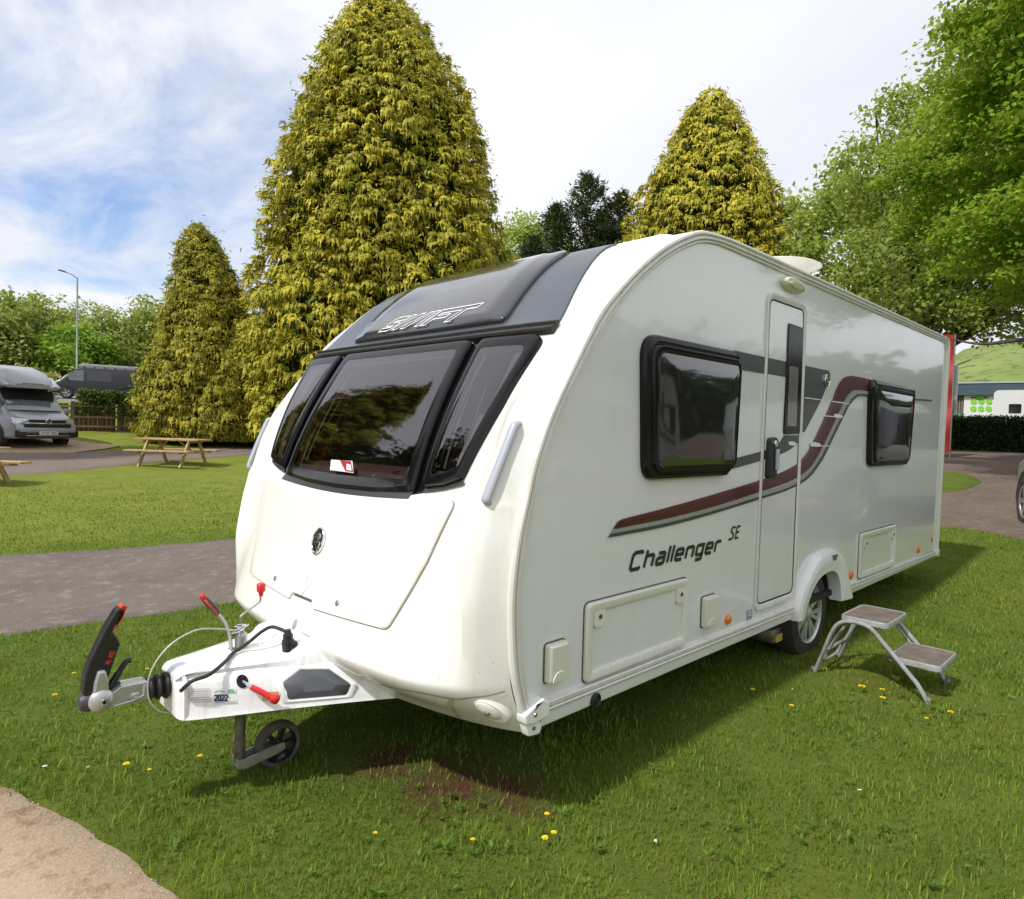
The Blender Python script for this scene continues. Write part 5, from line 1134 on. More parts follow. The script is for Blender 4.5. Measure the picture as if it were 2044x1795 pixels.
# spring trees beyond the upper road, three prototypes then copies
TG = 'spring trees along the far side of the upper road'
pA = broadleaf('roadside_tree', (6.0, 68.5, 0), 'olive green thin-crowned tree at the left frame edge behind the camper van', 51, 8.6, (0, 0, 4.6), (3.4, 3.4, 4.4), 190, 42, .20, 1.1, M_FAR1, .14, group=TG, local=True, limbs=14, flat=.8, shell=.4)
pB = broadleaf('roadside_tree', (10.6, 67.0, 0), 'bright green bushy tree right behind the street lamp pole', 52, 6.4, (0, 0, 3.2), (2.6, 2.6, 3.4), 170, 46, .19, .9, M_FAR2, .12, group=TG, local=True, limbs=10, flat=.8, shell=.4)
pC = broadleaf('roadside_tree', (14.5, 68.5, 0), 'sparse twiggy tree with open crown above the dark parked van', 53, 9, (0, 0, 5.4), (2.6, 2.6, 3.4), 120, 30, .16, .9, M_FAR1, .12, group=TG, local=True, limbs=26, flat=.9, shell=.3)
FT = [(pA, 6.0, 68.5, 1.0, None), (pB, 10.7, 66.0, .95, None), (pC, 14.0, 69.0, 1.02, None)]
for o, x, y, s, _ in FT: o.location = (x, y, tz(x, y) - .1); o.scale = (s, s, s)
far = [(pA, 1.0, 70, 1.12, 1.1, 'tall olive green tree leftmost of the row beyond the upper road'), (pA, 8.8, 71, .96, 2.2, 'olive green tree left of the lamp pole, its trunk showing pale'), (pB, 4.2, 73, 1.25, .7, 'fuller green tree set back between the two olive green ones'),
       (pA, 17.6, 67.5, .95, 3.9, 'olive green tree whose crown meets the small golden conifer'), (pC, 11.2, 72.5, 1.12, 1.9, 'sparse tall crown poking up just right of the lamp head'), (pB, 13.3, 66.5, .80, 4.1, 'low green shrubby tree over the bonnet of the dark van'),
       (pC, 19.0, 71, 1.15, 2.9, 'sparse tree half hidden by the small golden conifer'), (pA, 22, 66, .9, .3, 'tree seen in the gap between the small and the tall golden conifers'), (pA, 27, 64, 1.0, 2.0, 'tree behind the tallest golden conifer'), (pB, -3, 69, 1.2, 1.0, 'green tree outside the left edge beyond the road')]
for p, x, y, s, rz, lab in far:
    c = copy_tree(p, (x, y, tz(x, y) - .1), rz, lab); c.scale = (s, s, s * (1.05 if rz > 2 else .98))
# undergrowth along the foot of those trees, and a far wood mass
def mass(name, pts, hmin, hmax, dens, leaf, mat, seed, thick=2.0):
    g = np.random.default_rng(seed); C = []
    for (x0, y0), (x1, y1) in zip(pts[:-1], pts[1:]):
        n = int(math.hypot(x1 - x0, y1 - y0) * dens); f = g.random(n); x = x0 + (x1 - x0) * f + g.normal(0, thick * .4, n); y = y0 + (y1 - y0) * f + g.normal(0, thick * .4, n)
        h = hmin + (hmax - hmin) * (.5 + .5 * np.sin(x * 1.1) * np.cos(y * .7)); C.append(np.c_[x, y, terr(x, y) + h * g.random(n)])
    C = np.concatenate(C); V, T = leaf_cloud(C, np.full(len(C), thick * .45), 14, leaf, g, .7)
    o = np_mesh(name, V, np.arange(len(V)).reshape(-1, 4), mat, None, {'tint': T}, kind='stuff'); return o
o = mass('undergrowth', [(-6, 66), (8, 64.5), (20, 62), (34, 58)], 1.2, 2.4, 22, .22, M_FAR1, 3, 2.4); o['label'] = 'low scrub under the trees beyond the upper road'; o['category'] = 'undergrowth'
o = mass('far_wood', [(-30, 95), (10, 100), (45, 85), (70, 62), (86, 40), (92, 26)], 5, 9, 14, .6, M_FAR1, 4, 5); o['label'] = 'distant belt of woodland closing the view'; o['category'] = 'wood'
o = mass('added_reflection_wood', [(2, -22), (20, -17), (45, -16), (80, -10)], 3.5, 6, 8, .5, M_HEDGE, 9, 3); o['label'] = 'unseen dark belt of trees added beyond the opposite pitch for the side reflections'; o['category'] = 'wood'  # trees added out of view to darken what the side windows mirror
# clipped hedge on the right and ivy on the fence
def hedge():
    t = thing('hedge', (27.4, 3.2, tz(27.4, 3.2)), 'dark green clipped hedge along the yard behind the caravan', 'hedge'); g = np.random.default_rng(8)
    L = [(31.5, 13.0), (29.2, 8.4), (28.1, 5.6), (27.7, 3.6), (28.0, 1.6), (28.6, -1.0), (29.6, -5.0)]; V = []; F = []
    P = resample(L, 60); b = MB(); rows = []
    for k, (x, y) in enumerate(P):
        z = tz(27.4, 3); rows += [(x - .35, y, z - .6), (x - .40, y, z + .7), (x - .3, y, z + 1.12), (x + .6, y, z + 1.15), (x + .8, y, z - .6)]
    b.add(rows, [(i * 5 + j, i * 5 + j + 1, (i + 1) * 5 + j + 1, (i + 1) * 5 + j) for i in range(59) for j in range(4)]); b.obj('stems', M_INNER, t)
    n = 16000; f = g.random(n); x = np.interp(f, np.linspace(0, 1, 60), [p[0] for p in P]); y = np.interp(f, np.linspace(0, 1, 60), [p[1] for p in P]); top = g.random(n) < .3
    zb = tz(27.4, 3); z = np.where(top, zb + 1.2 + g.normal(0, .04, n), zb + g.uniform(-.2, 1.22, n)); x = np.where(top, x + g.uniform(-.4, .7, n), x - .48 + g.normal(0, .05, n))
    V, T = leaf_cloud(np.c_[x, y, z], np.full(n, .12), 2, .055, g, 1.0); np_mesh('foliage', V, np.arange(len(V)).reshape(-1, 4), M_HEDGE, t, {'tint': T}, kind='stuff')
hedge()
# ------------------------------------------------------------------ picnic tables
M_WOOD = simple('fresh_pine', (.50, .36, .19), .75, var=.35, nscale=7, dirt=(.36, .21, .085), bump=.25)
def picnic(x, y, rz, label):
    z = tz(x, y); t = thing('picnic_table', (x, y, z - .01), label, 'picnic table', 'wooden picnic tables on the lawn', rz); rnd = random.Random(3)
    def plank(nm, y0, y1, zt, L=.9, th=.042):
        j = rnd.uniform(-.012, .012); b = MB(); b.box((-L + j, y0, zt - th), (L + j, y1, zt + rnd.uniform(-.002, .002)), .004); return b.obj(nm, M_WOOD, t)
    for k in range(5): plank('table_plank', -.355 + k * .143, -.355 + k * .143 + .135, .745)
    for s in (-1, 1):
        for k in range(2): c = s * (.62 + k * .135); plank('seat_plank', c - .062, c + .062, .445)
    for xx in (-.58, .58):
        for s in (-1, 1):
            b = MB(); n = Vector((0, .70, .56)); dx = .022
            A = (s * .22, .70); B_ = (s * .62, .0); w = .05
            b.add([(xx + q * dx, A[0] + s * -w, A[1]) for q in (-1, 1)] + [(xx + q * dx, A[0] + s * w, A[1]) for q in (-1, 1)] + [(xx + q * dx, B_[0] + s * -w, B_[1]) for q in (-1, 1)] + [(xx + q * dx, B_[0] + s * w, B_[1]) for q in (-1, 1)],
                  [(0, 1, 5, 4), (2, 6, 7, 3), (0, 4, 6, 2), (1, 3, 7, 5), (0, 2, 3, 1), (4, 5, 7, 6)]); b.obj('leg', M_WOOD, t)
        b = MB(); b.box((xx + .024, -.76, .355), (xx + .064, .76, .403)); b.obj('seat_beam', M_WOOD, t)
        b = MB(); b.box((xx + .024, -.35, .640), (xx + .064, .35, .70)); b.obj('top_beam', M_WOOD, t)
        s = 1 if xx < 0 else -1
        b = MB(); b.add([(xx + s * .03, y_, .40) for y_ in (-.04, .04)] + [(xx + s * .09, y_, .40) for y_ in (-.04, .04)] + [(xx + s * .40, y_, .70) for y_ in (-.04, .04)] + [(xx + s * .46, y_, .70) for y_ in (-.04, .04)], [(0, 1, 5, 4), (2, 6, 7, 3), (0, 4, 6, 2), (1, 3, 7, 5), (0, 2, 3, 1), (4, 5, 7, 6)]); b.obj('brace', M_WOOD, t)
    return t
p1 = picnic(4.02, 17.55, math.radians(-50), 'whole wooden picnic table standing on the lawn in front of the small conifer')
c = copy_tree(p1, (-.80, 14.75, tz(-.8, 14.75) - .01), math.radians(-52), 'wooden picnic table cut off by the left edge of the picture')

# ------------------------------------------------------------------ vehicles
M_VSILV = simple('silver_paint', (.34, .35, .40), .36, metal=.15, coat=.4, var=.06)
M_VGREY = simple('graphite_paint', (.022, .022, .027), .3, metal=.1, coat=.35, var=.15)
M_VWHITE = simple('white_vehicle_paint', (.70, .70, .71), .3, coat=.5, var=.06)
M_VSAGE = simple('silver_green_paint', (.24, .26, .25), .35, metal=.15, coat=.5, var=.08)
M_VWIN = simple('vehicle_glass', (.012, .013, .015), .05, coat=1., var=.2)
M_VWINL = simple('pale_vehicle_glass', (.12, .15, .155), .08, coat=1., var=.3)
M_HLAMP = simple('headlamp', (.55, .56, .58), .1, metal=.4, coat=1., var=.5, nscale=14)
M_TAIL = simple('tail_lamp', (.45, .02, .02), .2, coat=.8)
M_WHEEL = simple('wheel_silver', (.52, .51, .52), .3, metal=.7, var=.35, nscale=9)
def loft(name, secs, mat, parent, ang=40):
    "secs: list of (x, [(y,z)...]) rings, same count, closed at both ends"
    V = []; F = []; m = len(secs[0][1])
    for x, ring in secs: V += [(x, y, z) for y, z in ring]
    for i in range(len(secs) - 1):
        for j in range(m): F.append((i * m + j, i * m + (j + 1) % m, (i + 1) * m + (j + 1) % m, (i + 1) * m + j))
    F.append(tuple(range(m - 1, -1, -1))); F.append(tuple(range(len(V) - m, len(V))))
    return mk(name, V, F, mat, parent, True, None, math.radians(ang))
def body_ring(wb, wm, wt, zb, zm, zt, r=.12):
    "half widths at sill, belt, roof; rounded top"
    h = [(0, zb), (wb - .06, zb), (wb, zb + .06), (wm, (zb + zm) * .5), (wm, zm), (wt + (wm - wt) * .55, zm + (zt - zm) * .5), (wt, zt - r), (wt - r * .35, zt - r * .3), (wt - r, zt), (0, zt)]
    return h + [(-y, z) for y, z in h[::-1][1:-1]]
def car_wheel(t, x, y, R, w, s):
    b = MB(); b.lathe([(-w, R * .6), (-w, R * .94), (-w * .9, R), (-.02, R), (.0, R * .93), (.0, R * .70), (-.02, R * .66)], (x, y, R), (0, s, 0), 28); ty = b.obj('wheel', M_TYRE, t, True)
    b = MB(); b.lathe([(-.03, R * .67), (-.004, R * .66), (-.012, R * .60), (-.05, R * .56), (-.05, R * .2), (-.01, R * .16), (-.006, .01)], (x, y, R), (0, s, 0), 28)
    for k in range(5):
        a = k * 1.2566; d = Vector((math.cos(a), 0, math.sin(a))); n = Vector((-d.z, 0, d.x)); c0 = Vector((x, y, R)); q = [c0 + d * R * .15 + n * R * .09, c0 + d * R * .15 - n * R * .09, c0 + d * R * .62 - n * R * .12, c0 + d * R * .62 + n * R * .12]
        b.add([p + Vector((0, -s * .010, 0)) for p in q], [(0, 1, 2, 3)])
    b.obj('rim', M_WHEEL, ty, True)
def van(loc, rz, label, mat, high=False, rack=False, front=None):
    t = thing('camper_van' if high else 'panel_van', loc, label, 'van', None, rz); L = 5.1
    # x forward; rings from tail to nose
    def R_(wb, wm, wt, zb, zm, zt, r=.12): return body_ring(wb, wm, wt, zb, zm, zt, r)
    secs = [(-2.50, R_(.80, .84, .72, .45, 1.02, 1.78)), (-2.46, R_(.92, .95, .84, .34, 1.02, 1.90)), (-1.2, R_(.95, .955, .86, .30, 1.02, 1.93)), (.7, R_(.95, .955, .86, .30, 1.02, 1.93)),
            (1.05, R_(.95, .955, .84, .30, 1.02, 1.88)), (1.72, R_(.95, .945, .80, .30, 1.00, 1.40, .10)), (1.98, R_(.94, .93, .78, .30, .96, 1.10, .06)), (2.36, R_(.91, .90, .74, .30, .80, .98, .10)), (2.52, R_(.84, .84, .66, .32, .70, .84, .12)), (2.58, R_(.72, .74, .55, .36, .62, .72, .08))]
    bd = loft('body', secs, mat, t, 30)
    if high:
        bd.data.materials.append(M_VGREY)
        for p in bd.data.polygons:
            if abs(p.normal.y) > .6 and p.center.x < 1.75: p.material_index = 1
    # windscreen and side glass, slightly proud
    def quad(nm, P, mt, par=t):
        b = MB(); n = len(P); b.add(P, [tuple(range(n))]); return b.obj(nm, mt, par)
    ws = lambda y, f: (1.09 + (1.96 - 1.09) * f + .02, y, 1.86 + (1.12 - 1.86) * f + .03)
    b = MB(); n = 8; A = [ws(-.70 + 1.40 * k / n, .10) for k in range(n + 1)]; B_ = [ws(-.80 + 1.60 * k / n, .97) for k in range(n + 1)]
    b.add([(p[0] + .05 * (1 - (p[1] / .8) ** 2), p[1], p[2]) for p in A] + [(p[0] + .06 * (1 - (p[1] / .85) ** 2), p[1], p[2]) for p in B_], [(k, k + 1, n + 2 + k, n + 1 + k) for k in range(n)]); b.obj('windscreen', M_VWINL if high else M_VWIN, t, True)
    if high: b = MB(); b.add([(1.30 + .05, -.74, 1.80), (1.30 + .05, .74, 1.80), (1.60 + .07, .79, 1.53), (1.60 + .07, -.79, 1.53)], [(0, 1, 2, 3)]); b.obj('windscreen_band', M_VWIN, t)
    for s in (-1, 1):
        yb = lambda z: s * (.957 - max(0, z - 1.02) * .115 + .008)
        quad('side_window', [(x, yb(z), z) for x, z in [(.72, 1.10), (1.62, 1.10), (1.50, 1.30), (1.12, 1.72), (.72, 1.76)]], M_VWINL if not high else M_VWIN)
        quad('side_window', [(x, yb(z), z) for x, z in [(-.72, 1.12), (.56, 1.12), (.56, 1.76), (-.72, 1.76)]], M_VWIN)
        quad('door_seam', [(x, yb(z) , z) for x, z in [(.615, .36), (.632, .36), (.632, 1.8), (.615, 1.8)]], M_GASKET)
        for xw in (1.62, -1.62):
            b = MB(); al = [(xw + .42 * math.cos(a), .33 + .42 * math.sin(a)) for a in np.linspace(0, math.pi, 17)]; b.add([(x, s * .962, z) for x, z in al], [tuple(range(17))]); b.obj('wheel_arch', M_UNDER, t)
            car_wheel(t, xw, s * .975, .335, .20, s)
        b = MB(); b.box((1.50, s * .98, 1.10), (1.60, s * 1.20, 1.26), .03); b.obj('wing_mirror', mat if high else M_BPLAST, t, True)
        b = MB(); b.add([(2.40, s * .885, .78), (2.52, s * .80, .74), (2.565, s * .50, .77), (2.545, s * .50, .90), (2.42, s * .72, .95), (2.30, s * .888, .94)], [tuple(range(6))]); h = b.obj('headlight', M_HLAMP, t)
        b = MB(); b.box((-2.515, s * .80, .95), (-2.40, s * .955, 1.35), .02); b.obj('tail_light', M_TAIL, t, True)
    # front face: grilles, bumper, plate, round emblem
    def fr(nm, y0, y1, z0, z1, x, mt, bev=.012, par=t):
        b = MB(); b.box((x - .06, y0, z0), (x, y1, z1), bev); return b.obj(nm, mt, par, True)
    fr('grille', -.52, .52, .80, .885, 2.572, M_BPLAST); g = fr('grille', -.66, .66, .655, .745, 2.612, M_BPLAST)
    fr('grille_bar', -.64, .64, .752, .786, 2.615, M_CHROME); fr('bumper', -.80, .80, .50, .64, 2.618, mat if high else M_VGREY, .03); fr('lower_bumper', -.86, .86, .34, .49, 2.600, M_BPLAST, .03)
    fr('bumper_trim', -.62, .62, .385, .41, 2.612, M_ALU)
    for s in (-1, 1): fr('fog_recess', s * .56, s * .90, .36, .56, 2.585, M_BPLAST, .03)
    b = MB(); b.lathe([(0, .085), (.012, .085), (.02, .07), (.016, .06)], (2.60, 0, .835), (1, 0, 0), 24); em = b.obj('emblem', M_CHROME, t, True)
    b = MB(); mp = lambda u, v, d: (2.612 + d, u, .835 + v)
    b.lathe([(0, .070), (.006, .068)], (2.612, 0, .835), (1, 0, 0), 20); b.obj('emblem_disc', M_VGREY, em)
    b = MB(); b.stroke([(-.032, .052), (0, .006), (.032, .052)], .010, mp, .009); b.stroke([(-.056, .024), (-.030, -.050), (0, -.004), (.030, -.050), (.056, .024)], .010, mp, .010); b.obj('emblem_letters', M_CHROME, em)
    pl = fr('number_plate', -.26, .26, .415, .525, 2.640, simple('plate_white', (.72, .72, .70), .4) if 'plate_white' not in bpy.data.materials else bpy.data.materials['plate_white'], .004)
    b = MB(); mp2 = lambda u, v, d: (2.641 + d, u, .432 + v)
    for k in range(7): u = -.215 + k * .062 + (.02 if k > 3 else 0); b.stroke([(u, .0), (u, .075), (u + .03, .075), (u + .03, .03 if k % 2 else .0)], .012, mp2, .001)
    b.obj('plate_characters', M_LETTER, pl)
    if high:
        hs_ = [(-2.45, body_ring(.82, .84, .66, 1.86, 2.05, 2.42, .22)), (-1.6, body_ring(.86, .87, .74, 1.86, 2.1, 2.56, .24)), (.6, body_ring(.86, .88, .76, 1.86, 2.1, 2.58, .24)), (1.25, body_ring(.86, .87, .72, 1.84, 2.05, 2.42, .24)), (1.62, body_ring(.84, .85, .60, 1.86, 1.97, 2.14, .16)), (1.74, body_ring(.78, .80, .50, 1.86, 1.91, 1.98, .06))]
        ht = loft('high_top', hs_, M_VSILV, t, 50)
        for s in (-1, 1): b = MB(); b.add([(x, s * .872, z) for x, z in [(-.5, 2.02), (.75, 2.02), (.75, 2.26), (-.5, 2.26)]], [(0, 1, 2, 3)]); b.obj('roof_window', M_VWIN, t)
        b = MB()
        for k in range(9): u = -.30 + k * .068; b.add([(1.735 + .006, u, 1.985), (1.735 + .006, u + .045, 1.985), (1.715 + .008, u + .045, 2.015), (1.715 + .008, u, 2.015)], [(0, 1, 2, 3)])
        b.obj('small_lettering', M_VGREY, ht); b = MB(); b.box((-1.4, -.5, 2.58), (-.2, .5, 2.64), .02); b.obj('roof_hatch', M_BPLAST, t)
    if rack:
        b = MB()
        for s in (-1, 1): b.box((-2.3, s * .62, 2.02), (1.0, s * .70, 2.12), .01)
        for k in range(6): b.box((-2.1 + k * .56, -.68, 2.04), (-2.06 + k * .56, .68, 2.07))
        b.obj('roof_rack', M_ALU, t)
        b = MB(); b.tube([(.9, -.2, 2.16), (-2.2, -.2, 2.16)], .035, 8); b.tube([(.9, .2, 2.16), (-2.2, .2, 2.16)], .035, 8); b.obj('ladder', M_WHEEL, t)
        for k in range(6): b = MB(); b.box((-2.1 + k * .56, -.70, 1.93), (-2.02 + k * .56, -.62, 2.18)); b.obj('rack_foot', M_BPLAST, t)
    return t
F1 = (2.06, 22.75)                 # nose of the camper
a1 = math.radians(-72)
van((F1[0] - 2.6 * math.cos(a1), F1[1] - 2.6 * math.sin(a1), tz(*F1) + .02), a1, 'silver and grey camper van with high top parked at the left, facing the lawn', M_VSILV, high=True)
a2 = math.radians(167); fx, fy = 8.63, 46.5
van((fx, fy, tz(fx, fy) + .02), a2, 'dark grey van with ladder rack parked on the upper road behind the fence', M_VGREY, rack=True)
def suv(loc, rz, label, mat):
    t = thing('parked_car', loc, label, 'car', None, rz)
    R_ = body_ring
    secs = [(-2.25, R_(.78, .80, .60, .50, .95, 1.30)), (-2.15, R_(.90, .92, .68, .42, 1.02, 1.66)), (-.9, R_(.92, .94, .72, .38, 1.04, 1.76)), (.2, R_(.92, .94, .72, .38, 1.04, 1.74)), (.75, R_(.92, .94, .68, .38, 1.04, 1.45, .10)), (1.10, R_(.92, .93, .76, .38, 1.0, 1.13, .08)), (1.95, R_(.90, .90, .74, .40, .92, 1.06, .10)), (2.25, R_(.84, .84, .62, .42, .80, .94, .12)), (2.34, R_(.70, .72, .5, .46, .70, .80, .08))]
    loft('body', secs, mat, t, 35)
    for s in (-1, 1):
        yb = lambda z: s * (.945 - max(0, z - 1.04) * .31 + .012)
        b = MB(); b.add([(x, yb(z), z) for x, z in [(-1.9, 1.12), (.85, 1.10), (.25, 1.60), (-1.7, 1.62)]], [(0, 1, 2, 3)]); b.obj('side_window', M_VWIN, t)
        for xw in (1.42, -1.42):
            b = MB(); al = [(xw + .46 * math.cos(a), .37 + .46 * math.sin(a)) for a in np.linspace(0, math.pi, 17)]; b.add([(x, s * .948, z) for x, z in al], [tuple(range(17))]); b.obj('wheel_arch', M_UNDER, t); car_wheel(t, xw, s * .965, .375, .22, s)
        b = MB(); b.box((.60, s * .96, 1.08), (.72, s * 1.16, 1.24), .03); b.obj('wing_mirror', mat, t, True)
        b = MB(); b.add([(2.05, s * .88, .80), (2.27, s * .76, .78), (2.30, s * .5, .80), (2.24, s * .5, .94), (2.0, s * .86, .96)], [tuple(range(5))]); b.obj('headlight', M_HLAMP, t)
    b = MB(); b.add([(.72, -.66, 1.50), (.72, .66, 1.50), (1.12, .76, 1.15), (1.12, -.76, 1.15)], [(0, 1, 2, 3)]); b.obj('windscreen', M_VWIN, t)
    b = MB(); b.box((2.26, -.45, .74), (2.345, .45, .88), .02); b.obj('grille', M_BPLAST, t, True)
    b = MB(); b.box((2.20, -.78, .42), (2.37, .78, .62), .04); b.obj('bumper', mat, t, True)
    return t
ar = math.radians(22)
suv((8.97, -1.60, tz(9.5, -.5) - .02), ar, 'silver car with bright alloy wheel cut off by the right edge of the picture', M_VSAGE)

# ------------------------------------------------------------------ fence, lamp, banner, building, motorhome
M_FBR = simple('brown_fence_wood', (.135, .075, .045), .9, var=.4, nscale=5, bump=.2); M_FGR = simple('grey_fence_wood', (.19, .155, .115), .9, var=.35, nscale=5, bump=.2); M_RAIL = simple('pale_fence_rail', (.32, .24, .16), .85, var=.3)
def fence_bay(x0, y0, x1, y1, z, h, rails_front, label):
    a = Vector((x0, y0, z)); d = Vector((x1 - x0, y1 - y0, 0)); L = d.length; d.normalize(); n = Vector((-d.y, d.x, 0)); n = n if n.y < 0 else -n
    t = thing('fence_panel', (a + d * L / 2)[:], label, 'fence', 'fence panels below the upper road'); rnd = random.Random(int(x0 * 10))
    m = M_FBR if rails_front else M_FGR; k = 0; u = .04
    bx = lambda u0, u1, v0, v1, z0, z1: [tuple(a + d * uu + n * vv + Vector((0, 0, zz))) for uu in (u0, u1) for vv in (v0, v1) for zz in (z0, z1)]
    fc = [(0, 1, 3, 2), (4, 6, 7, 5), (0, 4, 5, 1), (2, 3, 7, 6), (0, 2, 6, 4), (1, 5, 7, 3)]
    while u + .14 < L:
        b = MB(); hh = h + rnd.uniform(-.015, .01); b.add(bx(u, u + .145, -.012, .006 + .012 * (k % 2), .05, hh), fc); b.obj('board', m, t); u += .152; k += 1
    for zz in (.22, h * .5, h - .16):
        b = MB(); v0, v1 = (.02, .075) if rails_front else (.022, .05)
        if not rails_front and abs(zz - h * .5) < .01: pass
        b.add(bx(.0, L, v0, v1, zz, zz + .085), fc); b.obj('rail', M_RAIL, t)
    for uu in (0, L): b = MB(); b.add(bx(uu - .05, uu + .05, -.03, .09, -.2, h + .05), fc); b.obj('post', m if uu else M_FGR, t)
fence_bay(3.70, 27.93, 5.20, 27.75, .96, 1.16, True, 'left dark brown fence panel with its rails facing the lawn')
fence_bay(5.22, 27.74, 6.9, 27.45, 1.0, 1.10, False, 'right grey-brown fence panel beside the small golden conifer')
fence_bay(1.9, 28.35, 3.68, 27.95, .93, 1.16, True, 'fence panel hidden behind the nose of the camper van')
g = np.random.default_rng(5); n = 1100; xx = g.uniform(3.9, 7.6, n); hump = np.where(g.random(n) < .25, g.uniform(-.55, 0, n), g.uniform(-.05, .30, n)); cen = np.c_[xx, 27.72 - .17 * (xx - 5.2) + g.normal(0, .18, n), 2.24 + hump * 1.2]
V, T = leaf_cloud(cen, np.full(n, .14), 12, .045, g, .8); o = np_mesh('ivy', V, np.arange(len(V)).reshape(-1, 4), M_IVY, None, {'tint': T}); o['label'] = 'bank of ivy spilling over the top of the fence'; o['category'] = 'ivy'; o['kind'] = 'stuff'
def lamp():
    x, y = 10.35, 60.9; z = tz(x, y); t = thing('street_lamp', (x, y, z), 'tall grey street lamp rising above the roadside trees', 'street lamp'); m = simple('lamp_grey', (.30, .33, .36), .45, metal=.4)
    b = MB(); b.tube([(x, y, z), (x, y, z + 1.3), (x, y, z + 1.35), (x, y, 12.75)], [.11, .11, .075, .055], 10); b.obj('pole', m, t, True)
    b = MB(); b.tube([(x, y, 12.70), (x - .45, y + .05, 12.98), (x - .75, y + .1, 13.05)], .035, 8); b.obj('arm', m, t, True)
    b = MB(); b.tube([(x - .70, y + .1, 13.04), (x - .85, y + .1, 13.10), (x - 1.2, y + .14, 13.16), (x - 1.3, y + .15, 13.15)], [.05, .10, .10, .04], 8, True, (1.4, .6)); b.obj('lamp_head', simple('lamp_head_dark', (.12, .13, .15), .4), t, True)
lamp()
def pole2():
    x, y = 37.06, 6.42; z = tz(x, y); t = thing('lamp_post', (x, y, z), 'thin pale grey post standing just right of the red banner', 'post'); b = MB(); b.tube([(x, y, z), (x, y, 5.3)], .10, 8); b.obj('pole', simple('post_grey', (.45, .47, .48), .5), t, True)
    b = MB(); b.tube([(x, y, 5.28), (x + .1, y, 5.36), (x, y - .6, 5.6)], .04, 6); b.obj('arm', bpy.data.materials['post_grey'], t)
pole2()
def banner():
    x, y = 21.4, 3.30; z = tz(x, y); t = thing('feather_banner', (x, y, z), 'tall narrow red banner behind the rear corner of the caravan', 'banner'); m = simple('red_banner_cloth', (.42, .025, .03), .6, var=.25, nscale=2)
    b = MB(); b.tube([(x, y - .10, z), (x, y - .10, 4.75)], .022, 6); b.obj('pole', M_STEEL, t)
    zz = np.linspace(z + .15, 4.72, 24); L = [(x + .04 * math.sin(k * .8), y - .08, q) for k, q in enumerate(zz)]; R_ = [(x + .10 * math.sin(k * .7 + 1), y + .62 * min(1, (4.9 - q) / .8), q + .04 * (k % 2)) for k, q in enumerate(zz)]
    b = MB(); n = len(L); b.add(L + R_ + [(p[0] + .012, p[1], p[2]) for p in L + R_], [(k, k + 1, n + k + 1, n + k) for k in range(n - 1)] + [(2 * n + k, 3 * n + k, 3 * n + k + 1, 2 * n + k + 1) for k in range(n - 1)]); b.obj('cloth', m, t, True)
    b = MB()
    for k in range(7): q = z + .9 + k * .42; b.add([(x - .13, y + .30, q), (x - .13, y + .42, q + .03), (x - .12, y + .40, q + .26), (x - .12, y + .28, q + .24)], [(0, 1, 2, 3)])
    b.obj('banner_lettering', M_DECW, t)
banner()
